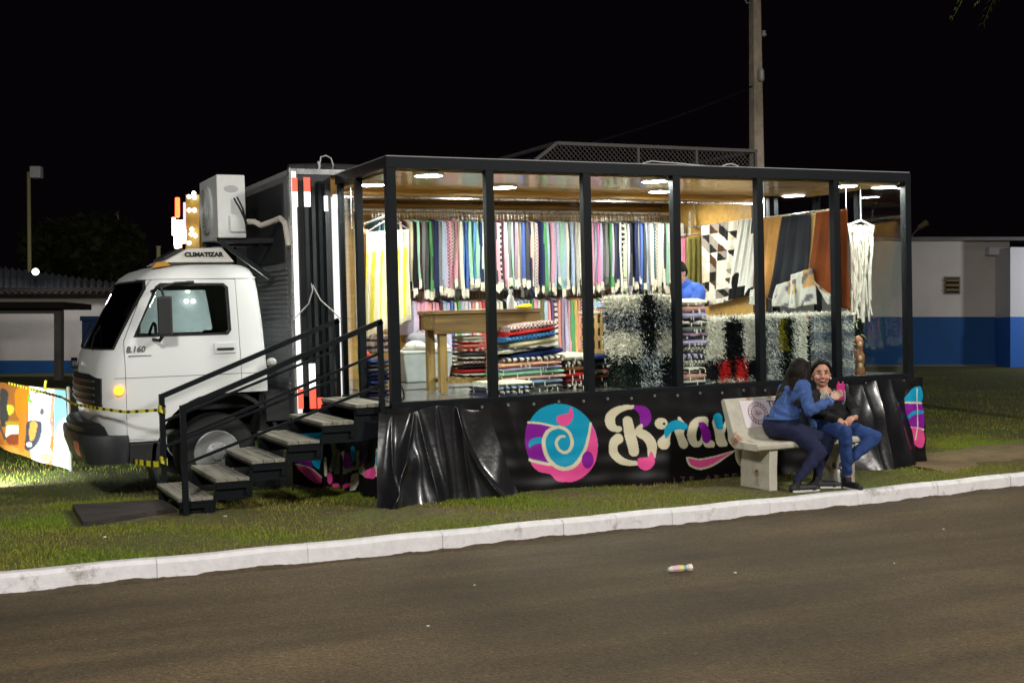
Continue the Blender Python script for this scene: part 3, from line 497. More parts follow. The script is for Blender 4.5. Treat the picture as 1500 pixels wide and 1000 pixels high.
# cab roof climate unit
cu = obj('roof_climate_unit', MB().hexa([(-1.53, 1.72, 1.262), (-.86, 1.72, 1.262), (-.86, 2.7, 1.262), (-1.53, 2.7, 1.262)], [(-1.28, 1.80, 1.395), (-.96, 1.80, 1.405), (-.96, 2.62, 1.405), (-1.28, 2.62, 1.395)]), mat('cream_plastic', (.66, .64, .58), .45, var=.1), truck, bevel=.02)
obj('unit_base', MB().box(-1.50, -.90, 1.74, 2.68, 1.235, 1.263), BLK, cu); obj('intake', MB().hexa([(-1.47, 1.9, 1.300), (-1.30, 1.9, 1.392), (-1.30, 2.5, 1.392), (-1.47, 2.5, 1.300)], [(-1.485, 1.9, 1.318), (-1.315, 1.9, 1.408), (-1.315, 2.5, 1.408), (-1.485, 2.5, 1.318)]), BLK, cu)
text('lettering', 'CLIMATIZAR', .062, mat('print_black', (.01, .01, .01), .6, var=0), cu, (-1.14, 1.742, 1.318), (1, 0, 0), (0, .5, 1), .002, 'CENTER', 0, .003)
# split condenser hung on the cargo body
ac = obj('condenser_unit', MB().box(-.955, -.685, 1.98, 2.80, 1.505, 2.105), mat('ac_white', (.72, .74, .72), .45, var=.06), truck, bevel=.012)
obj('fan_grille', MB().lathe([(.23, 0), (.23, -.02), (.2, -.035), (.05, -.04), (.0001, -.04)], (-.955, 2.42, 1.80), 0, 28), mat('ac_grille', (.5, .52, .5), .5), ac)
for k in range(5):
    rr_ = .04+.04*k; obj('grille_ring', MB().tube([(-.998, 2.42+rr_*math.cos(a), 1.80+rr_*math.sin(a)) for a in np.linspace(0, 2*math.pi, 25)], .004, 5, False), mat('ac_grille', (0, 0, 0)), ac)
obj('service_cover', MB().box(-.84, -.70, 1.955, 1.985, 1.56, 1.72), mat('ac_white', (0, 0, 0)), ac, bevel=.006); obj('side_label', MB().ell((-.82, 1.979, 1.97), (.07, .004, .035)), mat('label_grey', (.45, .44, .45), .6), ac)
for y in (2.05, 2.72): obj('ac_bracket', MB().beam((-.95, y, 1.483), (-.40, y, 1.483), .046).beam((-.93, y, 1.48), (-.42, y, 1.10), .04), BLKM, truck)
obj('ac_cable', MB().tube([(-.80, 1.96, 1.88), (-.76, 1.90, 1.78), (-.72, 1.92, 1.70), (-.69, 1.95, 1.62)], .008).tube([(-.77, 1.96, 1.89), (-.74, 1.90, 1.80), (-.70, 1.93, 1.66)], .008), BLK, truck)
obj('insulated_pipe', MB().tube([(-.685, 2.0, 1.66), (-.62, 1.93, 1.655), (-.56, 1.9, 1.62), (-.50, 1.8, 1.64), (-.44, 1.65, 1.67), (-.42, 1.55, 1.62), (-.415, 1.50, 1.48), (-.41, 1.47, 1.40)], .028, 8), mat('pipe_wrap', (.62, .58, .5), .8, bump=.5, bscale=50), truck)
# cargo body: Y 1.45..3.72, X -0.40..5.06
SHT = mat('cargo_dark', (.035, .037, .042), .45, .2, var=.3, scale=4, bump=.15, bscale=8); ALU = mat('aluminium', (.72, .74, .75), .28, .85, var=.08)
X0, X1, Y0, Y1, ZT = -.40, 5.10, 1.45, 3.74, 2.12
cg = obj('cargo_front_wall', MB().box(X0, X0+.05, Y0+.05, Y1-.05, -.16, ZT-.06), mat('cargo_grey', (.22, .22, .225), .45, .3, var=.25, scale=4), truck)
for k in range(30): obj('rib', MB().box(X0-.012, X0, Y0+.14, Y1-.14, -.12+.045*k, -.12+.045*k+.022), mat('cargo_grey', (0, 0, 0)), cg)
obj('front_panel', MB().box(X0-.014, X0-.001, Y0+.2, Y1-.6, 1.26, 2.0), mat('panel_black', (.012, .013, .016), .5), cg)
PLY = wood('warm_ply', (.74, .46, .13), (.58, .33, .08), .4, 0, 1.2)
obj('cargo_far_wall', MB().box(X0+.05, X1, Y1-.05, Y1, -.1, ZT-.06), SHT, truck); fw = obj('far_lining', MB().box(X0+.06, X1-.06, Y1-.08, Y1-.052, .0, 2.03), PLY, truck)
for k in range(4): obj('lining_batten', MB().box(X0+.07, X1-.07, Y1-.094, Y1-.081, 1.86+.05*k, 1.866+.05*k), mat('seam_dark', (.08, .045, .02), .7), fw)
obj('cargo_rear_wall', MB().box(X1-.05, X1, Y0+.05, Y1-.05, -.1, ZT-.06), SHT, truck); rl = obj('rear_lining', MB().box(X1-.075, X1-.052, Y0+.08, Y1-.09, .0, 2.03), PLY, truck)
obj('lining_joint', MB().box(X1-.083, X1-.076, 1.70, 1.73, .0, 2.03), mat('seam_dark', (0, 0, 0)), rl)
obj('cargo_roof', MB().box(X0+.02, X1, Y0+.02, Y1, ZT-.055, ZT), mat('roof_grey', (.30, .30, .31), .6), truck, bevel=.012); obj('roof_lining', MB().box(X0+.06, X1-.08, Y0+.06, Y1-.09, 2.035, 2.058), PLY, truck)
obj('cargo_floor', MB().box(X0+.05, X1-.06, Y0, Y1-.06, -.12, -.004), mat('shop_floor_edge', (.05, .05, .05), .5), truck)
obj('header_beam', MB().box(.10, X1-.08, Y0+.06, Y0+.16, 1.90, 2.03), wood('header_wood', (.66, .38, .09), (.5, .27, .06), .4, 0, 1.0), truck); obj('header_rail', MB().box(.10, X1-.08, Y0+.165, Y0+.19, 1.872, 1.888), ALU, truck)
obj('side_panel', MB().box(-.32, .00, Y0, Y0+.05, -.12, ZT-.06), SHT, truck)
LED = mat('led_strip', (.85, .88, .88), .3, var=0, emit=.75, ecol=(1, .97, .95))  # emission stands in for glare off reflective strips, which are no lamps
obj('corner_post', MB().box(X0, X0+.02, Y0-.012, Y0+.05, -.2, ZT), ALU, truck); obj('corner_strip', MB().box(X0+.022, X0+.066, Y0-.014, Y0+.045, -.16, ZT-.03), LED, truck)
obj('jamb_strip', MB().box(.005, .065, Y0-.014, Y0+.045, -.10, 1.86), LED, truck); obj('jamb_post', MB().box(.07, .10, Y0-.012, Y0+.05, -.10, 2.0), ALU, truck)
obj('roof_edge', MB().box(X0+.08, X1, Y0-.010, Y0+.02, ZT-.055, ZT-.005), ALU, truck)
for k in range(4): obj('folded_door_leaf', MB().box(-.27+.065*k, -.235+.065*k, Y0-.055, Y0-.002, -.10, 2.0), BLKM if k != 2 else mat('dark_glassy', (.015, .017, .02), .12), truck)
RT = mat('red_tape', (.9, .04, .02), .4, var=0, emit=1.6, ecol=(1, .10, .06)); WT = mat('white_tape', (.9, .9, .85), .4, var=0, emit=1.6, ecol=(1, .98, .9))  # tape is no lamp; emission replaces the light it throws back
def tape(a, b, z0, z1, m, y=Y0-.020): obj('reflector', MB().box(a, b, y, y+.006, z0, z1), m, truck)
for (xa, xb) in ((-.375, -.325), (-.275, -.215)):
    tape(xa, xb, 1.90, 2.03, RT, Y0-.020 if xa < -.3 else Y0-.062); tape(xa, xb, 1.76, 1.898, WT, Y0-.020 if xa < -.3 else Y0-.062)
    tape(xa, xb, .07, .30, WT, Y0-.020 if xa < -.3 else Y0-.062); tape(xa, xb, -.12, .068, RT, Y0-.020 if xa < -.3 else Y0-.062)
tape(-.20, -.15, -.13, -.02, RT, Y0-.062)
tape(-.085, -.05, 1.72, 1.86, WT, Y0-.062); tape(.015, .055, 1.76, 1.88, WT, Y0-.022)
obj('door_cable', MB().tube([on(430, 468, 1, 1.40), on(452, 445, 1, 1.37), on(458, 425, 1, 1.36), on(456, 415, 1, 1.38)], .006).tube([on(458, 418, 1, 1.38), on(470, 440, 1, 1.37), on(487, 455, 1, 1.36), on(500, 468, 1, 1.37)], .006), mat('pale_cable', (.5, .5, .48), .5), truck)
obj('door_mirror_lamp', MB().lathe([(.03, 0), (.04, -.02), (.04, -.07), (.02, -.09)], on(396, 530, 1, 1.45), 1, 16), mat('pale_cable', (0, 0, 0)), truck)
# things lying on the cargo roof
t = thing('roof_clutter', 'dark bundle of folded awning with a white strap lying on the truck roof', 'bundle', on(440, 246, 1, 1.9)); c0 = on(440, 243, 1, 1.9); c0[2] = ZT
obj('bundle', MB().tube([c0+np.array(d) for d in ((-.12, 0, .045), (.2, .0, .05), (.5, .02, .05), (.9, .03, .045))], [.045, .06, .06, .04], 10), mat('dark_canvas', (.02, .02, .022), .8, bump=.6, bscale=20), t, smooth=True); obj('strap', MB().tube([c0+np.array((.18+.01*math.cos(a), .066*math.cos(a), .05+.066*math.sin(a))) for a in np.linspace(0, 6.283, 16)], .012, 6, False), mat('strap_white', (.7, .68, .65), .7), t)
hp = [on(x, y, 1, 1.7) for x, y in ((466, 237), (470, 230), (478, 228), (485, 232), (488, 242), (487, 248))]; hp[-1][2] = ZT-.0; hp[0][2] = ZT
obj('roof_hose', MB().tube(hp, .007), mat('pale_cable', (0, 0, 0)), label='thin pale loop of hose standing up on the truck roof edge', cat='hose', loc=tuple(hp[0]))
# roof cage (luggage rack)
Yc0, Yc1 = 1.75, 3.3; A_ = on(752, 238, 1, Yc0); Tp = 2.49; zb = ZT+.003
xl, xlt, xr_ = 2.08, 2.56, 5.12
t = thing('roof_cage', 'dark wire mesh cage rack on the truck roof in front of the utility pole', 'roof rack', (3.6, 2.5, zb)); fm = mat('cage_steel', (.045, .04, .036), .7, .0, var=.25)
fr_ = MB()
for y in (Yc0, Yc1):
    fr_.beam((xl, y, zb+.02), (xr_-.05, y, zb+.02), .035); fr_.beam((xlt, y, Tp), (xr_, y, Tp), .035); fr_.beam((xl, y, zb+.02), (xlt, y, Tp), .035)
    for x in (3.55, 4.3, xr_-.02): fr_.beam((x, y, zb+.01), (x, y, Tp), .03)
for x, z in ((xl, zb+.02), (xlt, Tp), (xr_-.02, Tp), (xr_-.02, zb+.02)): fr_.beam((x, Yc0, z), (x, Yc1, z), .035)
obj('frame', fr_, fm, t)
ms = MB(); h = Tp-zb
for y in (Yc0, Yc1):
    n_ = 52
    for k in range(-7, n_):
        for s_ in (1, -1):
            xa = xl+.055*k if s_ == 1 else xl+.055*k+h; xb_ = xa+h*s_; a = [xa, zb]; b = [xb_, Tp]
            def lim(x): return True
            # clip to the trapezoid
            pts_ = []
            for q in np.linspace(0, 1, 15):
                x = a[0]+(b[0]-a[0])*q; z = a[1]+(b[1]-a[1])*q
                if x < xr_-.03 and x > xl+(z-zb)/h*(xlt-xl): pts_.append((x, y, z))
            if len(pts_) > 1: ms.tube([pts_[0], pts_[-1]], .0035, 3, False)
o = obj('wire_mesh', ms, fm, t, kind='stuff')
hp = [on(x, y, 1, .6) for x, y in ((945, 240), (952, 236), (960, 236), (985, 238), (1015, 241), (1055, 244), (1068, 239), (1078, 241), (1084, 248))]
# banner seen through the cab window
t = thing('event_backdrop', 'white printed event backdrop with green stripes standing behind the truck cab', 'banner', (0, 6.2, float(gz(0, 6.2))))
bz = float(gz(0, 6)); bx0, bx1, bzt = on(205, 450, 1, 6.2)[0], on(372, 450, 1, 6.2)[0], on(280, 402, 1, 6.2)[2]
bd = obj('sheet', MB().box(bx0, bx1, 6.2, 6.22, bz+.3, bzt), mat('backdrop_white', (.62, .66, .72), .6, var=.15, scale=2), t)
for px, py in ((250, 425), (262, 424), (274, 425)): q = on(px, py, 1, 6.19); obj('green_stripe', MB().hexa([(q[0]-.06, 6.185, q[2]-.0), (q[0]+.08, 6.185, q[2]), (q[0]+.08, 6.198, q[2]), (q[0]-.06, 6.198, q[2])], [(q[0]-.22, 6.185, q[2]+.3), (q[0]-.06, 6.185, q[2]+.3), (q[0]-.06, 6.198, q[2]+.3), (q[0]-.22, 6.198, q[2]+.3)]), mat('banner_green', (.02, .35, .05), .6), bd)
for (px, py) in ((275, 426), (273, 441), (283, 441)): q = on(px, py, 1, 6.14); obj('bulb', MB().ell(q, (.03, .03, .03), 10, 6), mat('bulb_white', (0, 0, 0)), t)
_pl = bpy.data.lights.new('backdrop_bulb', 'POINT'); _pl.energy = 22; _pl.color = (.9, 1, .95); _po = bpy.data.objects.new('backdrop_light', _pl); COL.objects.link(_po); _po.parent = t; _po.location = (-.35, -.75, 1.4)  # added fill light without a fixture, brightens the sheet
for x in (bx0-.02, bx1+.02): obj('pole', MB().tube([(x, 6.21, bz), (x, 6.21, bzt+.02)], .025), BLKM, t)
# ================================================================ GLASS SHOWCASE
XA, XB, YB, ZC = .04, 5.765, 1.50, 1.955
SB = (2.9, .75, -.12); shop = thing('glass_showcase', 'long glass walled slide out shop room with black steel frame beside the truck', 'shop', SB)
FR = mat('frame_black', (.008, .010, .012), .5, .0, var=.15, scale=5, spec=.12)
obj('top_beam', MB().box(XA, XB, -.0, .08, 1.972, 2.07), FR, shop, bevel=.004); obj('top_beam', MB().box(XA, XA+.08, .082, 1.44, 1.974, 2.068), FR, shop, bevel=.004); obj('top_beam', MB().box(XB-.08, XB, .082, YB, 1.974, 2.068), FR, shop, bevel=.004)
obj('bottom_beam', MB().box(XA, XB, .0, .08, -.10, .0), FR, shop, bevel=.004); obj('bottom_beam', MB().box(XB-.08, XB, .082, YB, -.10, -.001), FR, shop); obj('bottom_beam', MB().box(XA, XA+.08, .082, 1.40, -.10, -.004), FR, shop)
xm = [(.045, .128), (.954, 1.030), (1.915, 1.995), (2.868, 2.946), (3.826, 3.898), (4.760, 4.832), (5.688, 5.763)]
for a, b in xm: obj('post', MB().box(a, b, .002, .078, -.002, 1.974), FR, shop, bevel=.004)
obj('post', MB().box(XA+.01, XA+.07, .84, .91, -.002, 1.974), FR, shop); obj('post', MB().box(XB-.07, XB-.003, YB-.06, YB, -.002, 1.974), FR, shop); obj('post', MB().box(XB-.07, XB-.003, .74, .80, -.002, 1.974), FR, shop); obj('post', MB().box(5.115, 5.17, YB-.06, YB, -.002, 1.974), FR, shop)
obj('post', MB().box(XA+.01, XA+.06, 1.36, 1.41, -.002, 1.974), FR, shop)
GL = glass('shop_glass', (.96, .99, .98), .028)
for i in range(6): obj('pane', MB().box(xm[i][1]-.002, xm[i+1][0]+.002, .036, .044, -.0, 1.974), GL, shop)
obj('pane', MB().box(XB-.044, XB-.036, .08, .741, 0, 1.974), GL, shop); obj('pane', MB().box(XB-.044, XB-.036, .80, YB-.06, 0, 1.974), GL, shop); obj('pane', MB().box(5.17, XB-.07, YB-.034, YB-.026, 0, 1.974), GL, shop)
obj('pane', MB().box(XA+.036, XA+.044, .91, 1.36, 0, 1.974), GL, shop)
CEIL = wood('ceiling_laminate', (.72, .49, .17), (.58, .37, .11), .17, 0, .8)
obj('ceiling', MB().box(XA+.082, XB-.082, .082, YB+.02, ZC, 1.972), CEIL, shop); obj('roof_skin', MB().box(XA+.01, XB-.01, .01, YB-.06, 2.0685, 2.078), mat('roof_grey', (0, 0, 0)), shop)
obj('floor', MB().box(XA+.082, XB-.082, .082, YB-.01, -.06, -.002), mat('shop_floor', (.10, .10, .095), .22, var=.25, scale=3), shop)
obj('floor', MB().box(XA+.3, 5.0, YB-.005, 3.64, -.0035, .006), mat('shop_floor', (0, 0, 0)), shop)
LEDP = mat('led_panel', (1, 1, 1), .4, var=0, emit=160, ecol=(1, .985, .93))
lights = [(.50, .20), (2.79, .20), (5.07, .20), (5.58, .20), (.27, 1.05), (1.60, 1.02), (3.42, 1.1), (5.20, 1.2)]
for x, y in lights:
    d = thing('ceiling_light', 'round flush white LED light on the shop ceiling', 'ceiling light', (x, y, ZC-.012), 'LED lights on the shop ceiling')
    d['label'] = 'round white LED light on the shop ceiling '+('near the front glass' if y < .5 else 'further back from the glass'); d['group'] = 'front row of LED lights' if y < .5 else 'back row of LED lights'
    obj('bezel', MB().lathe([(.135, -.010), (.135, .012), (.118, .012), (.118, -.010)], (x, y, ZC-.012), 2, 32, False), mat('bezel_white', (.8, .8, .78), .4), d); obj('diffuser', MB().disc((x, y, ZC-.014), .117, 2, .012, 32), LEDP, d)
for x in (.9, 2.6, 4.3):  # unseen lights behind the header, added to brighten the back rails
    d = thing('truck_ceiling_light', 'round LED light on the wooden truck ceiling above the clothes rails', 'ceiling light', (x, 2.45, 2.02), 'LED lights on the truck ceiling')
    obj('bezel', MB().lathe([(.135, -.010), (.135, .014), (.118, .014), (.118, -.010)], (x, 2.45, 2.02), 2, 32, False), mat('bezel_white', (0, 0, 0)), d); obj('diffuser', MB().disc((x, 2.45, 2.018), .117, 2, .012, 32), mat('led_panel_truck', (1, 1, 1), .4, var=0, emit=215, ecol=(1, .97, .9)), d)
# cable on top of frame
hp = [on(x, y, 1, .3) for x, y in ((938, 241), (946, 238), (955, 236), (963, 237), (990, 239), (1020, 242), (1055, 245), (1064, 241), (1072, 240), (1080, 243), (1086, 248))]
for q in hp: q[2] = max(q[2], 2.084)
obj('roof_cable', MB().tube(hp, .006), mat('pale_cable', (0, 0, 0)), label='thin pale cable looping along the top of the black shop frame', cat='cable', loc=tuple(hp[0]))
# ================================================================ STAIRS
STB = (-.9, .55, float(gz(-.9, .5))); stair = thing('entry_stairs', 'black steel stairs with six grey timber treads and handrails leading into the shop', 'stairs', STB)
TW = wood('tread_wood', (.30, .29, .24), (.16, .15, .115), .8, 1, 2.0)
trx = [-.268, -.562, -.858, -1.152, -1.447, -1.740]; trz = [.0, -.132, -.270, -.402, -.528, -.660]; Ya, Yb2 = .03, 1.07
for i, (x, z) in enumerate(zip(trx, trz)):
    dx = .275 if i else .30
    tr = obj('tread', MB().box(x+.01, x+dx, Ya+.01, Yb2-.01, z-.050, z-.028), FR, stair)
    for k in range(3):
        a = x+dx/3*k; obj('plank', MB().box(a+.003, a+dx/3-.003, Ya-.004*(k % 2), Yb2+.003*k, z-.0275, z+random.uniform(-.003, .003)), TW, tr, bevel=.003)
    obj('riser', MB().box(x+dx-.03, x+dx-.005, Ya+.0, Ya+.028, z-.14, z-.051).box(x+.01, x+dx-.005, Ya+.002, Ya+.026, z-.085, z-.0515), FR, tr)
for y in (Ya+.035, Yb2-.04):
    obj('stringer', MB().prism([(-1.73, -.70), (-1.73, -.80), (-1.45, -.80), (-1.44, -.70), (-1.15, -.70), (-1.14, -.57), (-.86, -.57), (-.85, -.44), (-.56, -.44), (-.55, -.31), (-.2, -.31), (.02, -.25), (.02, -.055), (-.27, -.055), (-.28, -.187), (-.56, -.187), (-.57, -.325), (-.855, -.325), (-.865, -.457), (-1.15, -.457), (-1.16, -.583), (-1.445, -.583), (-1.455, -.715)], 1, y-.008, y+.008), FR, stair)
for x, y, zt in ((-1.70, Yb2-.01, -.70), (-1.52, Ya+.02, -.70)): obj('foot', MB().box(x-.02, x+.02, y-.02, y+.02, float(gz(x, y))-.02, zt), FR, stair)
def rail(y, x0, x1, zt0, zt1):
    r = obj('handrail', MB().beam((x0, y, zt0), (x1, y, zt1), .042), FR, stair)
    for dz in (.22, .44): obj('mid_rail', MB().beam((x0, y, zt0-dz), (x1-.03, y, zt1-dz*1.22), .022), FR, r)
    obj('rail_post', MB().beam((x0, y, float(gz(x0, y))-.02), (x0, y, zt0+.02), .045), FR, r); obj('rail_post', MB().beam((x1-.02, y, -.09), (x1-.02, y, zt1), .042), FR, r)
rail(.0, -1.69, -.03, .055, .690); rail(Yb2+.02, -1.67, -.07, .085, .70)
# timber mat on the grass
q = [ong(*p) for p in ((106, 748), (238, 742), (258, 752), (122, 770))]; mz = float(gz(-2.1, .3))
t = thing('timber_mat', 'low dark timber board lying on the grass before the stairs', 'board', (-2.1, .3, mz)); DW = wood('dark_board', (.055, .045, .04), (.02, .016, .014), .85, 0, 2)
bl_, br_, fr2, fl_ = [np.array(p) for p in q]
for k in range(4):
    s0, s1 = k/4+.006, (k+1)/4-.006; P_ = lambda s, a, b: a+(b-a)*s
    lo = [P_(s1, bl_, fl_), P_(s1, br_, fr2), P_(s0, br_, fr2), P_(s0, bl_, fl_)]; lo = [np.array((p[0], p[1], mz-.01)) for p in lo]
    obj('plank', MB().hexa([tuple(p) for p in lo], [tuple(p+np.array((0, 0, .055))) for p in lo]), DW, t, bevel=.004)
# caution tape
def ribbon(name, pts, wd, label):
    P = [np.array(p, float) for p in pts]; fine = []
    for i in range(len(P)-1):
        n_ = max(2, int(np.linalg.norm(P[i+1]-P[i])/.015)); fine += [P[i]+(P[i+1]-P[i])*k/n_ for k in range(n_)]
    fine.append(P[-1]); V = []; C = []; s = 0
    for i, p in enumerate(fine):
        if i: s += np.linalg.norm(p-fine[i-1])
        tw = .25*math.sin(s*2.1); V += [p+np.array([0, tw*wd/2, wd/2]), p-np.array([0, tw*wd/2, wd/2])]
        c = (.012, .012, .01) if (s % .085) < .032 else (.62, .56, .03); C += [c, c]
    F = np.array([(2*i, 2*i+1, 2*i+3, 2*i+2) for i in range(len(fine)-1)]); loc = fine[0]; me = fast(name, np.array(V)-loc, F); setcol(me, np.array(C)); o = obj(name, me, mat('caution_tape', (1, 1, 1), .4, var=0, attr='tint'), label=label, cat='tape', loc=tuple(loc)); return o
pA = np.array([-1.692, Yb2+.0, -.03]); ribbon('caution_tape', [(-2.75, 4.05, .12), (-2.35, 2.6, .03), (-2.30, 1.95, .0), (-2.15, 1.45, -.015), (-1.95, 1.25, -.045), tuple(pA)], 1*.026, 'yellow and black caution tape strung past the truck bumper to the handrail')
ribbon('caution_tape', [on(195, 676, 1, 1.42), on(205, 677, 1, 1.3), on(230, 680, 1, 1.15), (-1.66, 1.06, -.47)], .05, 'short yellow caution tape tied low between bumper and stair post')
for z in (-.03, -.47):
    o = ribbon('tape_knot', [(-1.67+.034*math.cos(a), Yb2+.02+.034*math.sin(a), z+.012*math.sin(a*2)) for a in np.linspace(0, 11, 30)], .06, 'yellow tape wound round the %s of the rear stair post' % ('top' if z > -.2 else 'foot'))
# ================================================================ PRINTED BANNER ROUND THE BASE
def inpoly(x, y, poly):
    r = np.zeros(x.shape, bool); n = len(poly); j = n-1
    for i in range(n):
        xi, yi = poly[i]; xj, yj = poly[j]
        c = ((yi > y) != (yj > y)) & (x < (xj-xi)*(y-yi)/((yj-yi) or 1e-9)+xi); r ^= c; j = i
    return r
def smooth_poly(p, closed=True, n=6):   # Catmull-Rom
    p = [np.array(q, float) for q in p]; o = []; N = len(p)
    for i in range(N if closed else N-1):
        g = lambda k: p[k % N] if closed else p[min(max(k, 0), N-1)]
        a, b, c, d = g(i-1), g(i), g(i+1), g(i+2)
        for t in np.linspace(0, 1, n, endpoint=False): o.append(.5*(2*b+(c-a)*t+(2*a-5*b+4*c-d)*t*t+(3*b-a-3*c+d)*t**3))
    if not closed: o.append(p[-1])
    return o
class Paint:
    def __init__(s, x, y, base): s.x, s.y = x, y; s.c = np.tile(np.array(base, float), (len(x), 1))
    def poly(s, pts, col, sm=True): s.c[inpoly(s.x, s.y, smooth_poly(pts) if sm else pts)] = col
    def stroke(s, pts, w, col, sm=True):
        w = w if isinstance(w, (list, tuple)) else [w]*len(pts); P = smooth_poly([(*p, q) for p, q in zip(pts, w)], False) if sm else [np.array((*p, q), float) for p, q in zip(pts, w)]; m = np.zeros(len(s.x), bool)
        for a, b in zip(P[:-1], P[1:]):
            d = b[:2]-a[:2]; L = d@d+1e-9; t = np.clip(((s.x-a[0])*d[0]+(s.y-a[1])*d[1])/L, 0, 1); r = (a[2]+(b[2]-a[2])*t)/2; m |= (s.x-a[0]-t*d[0])**2+(s.y-a[1]-t*d[1])**2 < r*r
        s.c[m] = col
    def disc(s, cx, cy, rx, ry, col): s.c[((s.x-cx)/rx)**2+((s.y-cy)/ry)**2 < 1] = col
    def erase(s, f): s.c[f] = s.base
BB = np.array(lin(15, 13, 15)); CR = np.array(lin(216, 208, 178)); BL_ = np.array(lin(10, 152, 190)); PK = np.array(lin(232, 80, 150)); PU = np.array(lin(132, 24, 150)); SG = np.array(lin(150, 160, 130)); DBR = np.array(lin(96, 76, 58))
BANNER = mat('printed_vinyl', (1, 1, 1), .45, var=.06, scale=5, attr='tint', bump=.12, bscale=9, spec=.28)
dx = .0055; nx = int(5.90/dx); nz = 150; U = np.linspace(-.02, 5.86, nx); S = np.linspace(0, 1, nz); Ug, Sg = np.meshgrid(U, S)
zt = -.045; zb_ = gz(Ug, 0)-.005; Zb = zt+(zb_-zt)*Sg
Yb_ = -.022-.035*Sg**2-.016*Sg*np.sin(Ug*2.3+1)-.009*np.sin(Ug*5.1+Zb*6)*Sg-.006*np.sin(Ug*11-Zb*13+np.sin(Ug*3))*Sg-.005*np.sin(Ug*25.13+Zb*3)*np.exp(-Sg*6)-.004*np.sin(Zb*38+Ug*4+2*np.sin(Ug*1.7))*Sg
for xc, wd, am in ((3.55, .05, .03), (3.72, .03, .025), (3.9, .04, .03), (1.12, .06, .02), (5.62, .10, .05), (4.6, .08, .03)): Yb_ -= am*np.exp(-((Ug-xc-.15*Sg)/wd)**2)*np.sin(np.clip(Sg*1.3, 0, 1)*math.pi)
V = np.stack([Ug.ravel(), Yb_.ravel(), Zb.ravel()], 1); Vp = V.copy(); Vp[:, 1] = -.03; px, py = proj(Vp)
a = Paint((px-740)*4.1667, (py-560)*4.1667, BB)
a.poly([(150, 240), (200, 175), (270, 138), (340, 130), (420, 150), (490, 200), (535, 260), (560, 330), (565, 410), (548, 490), (500, 560), (430, 600), (360, 606), (310, 598), (275, 560), (200, 540), (155, 480), (130, 410), (126, 330), (135, 280)], BL_)
a.poly([(520, 250), (556, 320), (565, 410), (548, 490), (500, 560), (430, 600), (360, 606), (310, 598), (275, 560), (200, 540), (158, 485), (262, 492), (330, 522), (410, 522), (470, 450), (500, 350)], PK)
a.poly([(145, 247), (220, 252), (300, 270), (252, 300), (228, 370), (240, 440), (268, 488), (210, 475), (150, 462), (127, 400), (126, 320)], PU)
a.stroke([(148, 395), (175, 360), (238, 352)], [10, 36, 34], BL_); a.stroke([(145, 244), (220, 250), (305, 270)], 13, CR); a.stroke([(150, 472), (200, 486), (275, 500)], 18, CR)
a.stroke([(524, 250), (505, 350), (472, 440), (420, 508), (350, 526), (288, 492), (248, 425), (238, 355), (268, 295), (330, 272), (390, 302), (412, 362), (396, 412), (362, 428), (326, 402), (316, 362), (338, 332), (366, 330)], [14, 16, 20, 24, 24, 24, 24, 24, 22, 20, 20, 20, 20, 18, 18, 18, 18, 14], CR)
a.poly([(405, 148), (418, 195), (405, 240), (365, 266), (325, 248), (318, 212), (350, 196), (388, 186)], PK); a.disc(504, 472, 36, 52, PU)
# letters
a.stroke([(684, 288), (648, 262), (644, 212), (684, 172), (745, 152), (812, 150)], [30, 58, 60, 46, 30, 18], CR); a.disc(694, 284, 22, 18, CR)
a.stroke([(798, 152), (848, 178), (858, 225), (835, 266)], [24, 62, 66, 26], PU); a.stroke([(832, 262), (818, 300), (868, 335), (894, 385), (890, 445)], [18, 52, 60, 62, 46], CR)
a.stroke([(690, 342), (662, 370), (660, 425), (692, 468), (745, 488), (815, 490)], [62, 54, 52, 48, 36, 24], CR); a.stroke([(750, 236), (765, 330), (782, 418)], [60, 68, 64], CR)
a.poly([(888, 418), (906, 455), (895, 505), (850, 534), (808, 512), (802, 468), (830, 456), (868, 452)], PK)
a.disc(953, 250, 40, 35, CR); a.disc(971, 252, 8, 8, BB); a.stroke([(1000, 292), (984, 335), (966, 370)], [34, 46, 76], CR)
a.poly([(1032, 275), (1088, 268), (1090, 320), (1112, 378), (1090, 402), (1060, 390), (1046, 340)], CR); a.stroke([(1062, 218), (1080, 248)], [18, 28], CR); a.stroke([(982, 334), (1000, 285), (1045, 258), (1090, 268)], [14, 50, 58, 44], BL_)
a.poly([(1232, 212), (1175, 210), (1128, 246), (1108, 310), (1118, 365), (1150, 394), (1188, 386), (1212, 340), (1236, 260)], CR); a.poly([(1192, 242), (1172, 272), (1162, 322), (1170, 358), (1188, 345), (1197, 300)], BB); a.poly([(1205, 340), (1240, 345), (1272, 362), (1268, 392), (1225, 394), (1205, 375)], CR)
a.poly([(1178, 248), (1215, 246), (1246, 295), (1252, 345), (1226, 370), (1202, 352), (1192, 300)], PU)
a.poly([(1262, 238), (1300, 205), (1330, 260), (1338, 330), (1352, 378), (1318, 392), (1288, 378), (1276, 310)], CR); a.poly([(1270, 205), (1298, 186), (1322, 205), (1328, 250), (1342, 268), (1318, 286), (1290, 280), (1276, 245)], BL_); a.stroke([(1332, 300), (1345, 255), (1372, 235), (1390, 270), (1380, 340), (1400, 380)], [14, 24, 44, 54, 50, 44], CR)
a.stroke([(1425, 330), (1420, 400), (1432, 470), (1460, 498), (1500, 500)], [56, 60, 60, 48, 44], CR)
a.poly([(1104, 452), (1180, 462), (1270, 446), (1392, 412), (1330, 462), (1260, 506), (1190, 530), (1135, 518), (1108, 492)], CR); a.poly([(1116, 462), (1180, 472), (1280, 452), (1370, 424), (1320, 458), (1250, 498), (1185, 518), (1140, 508), (1120, 488)], PK)
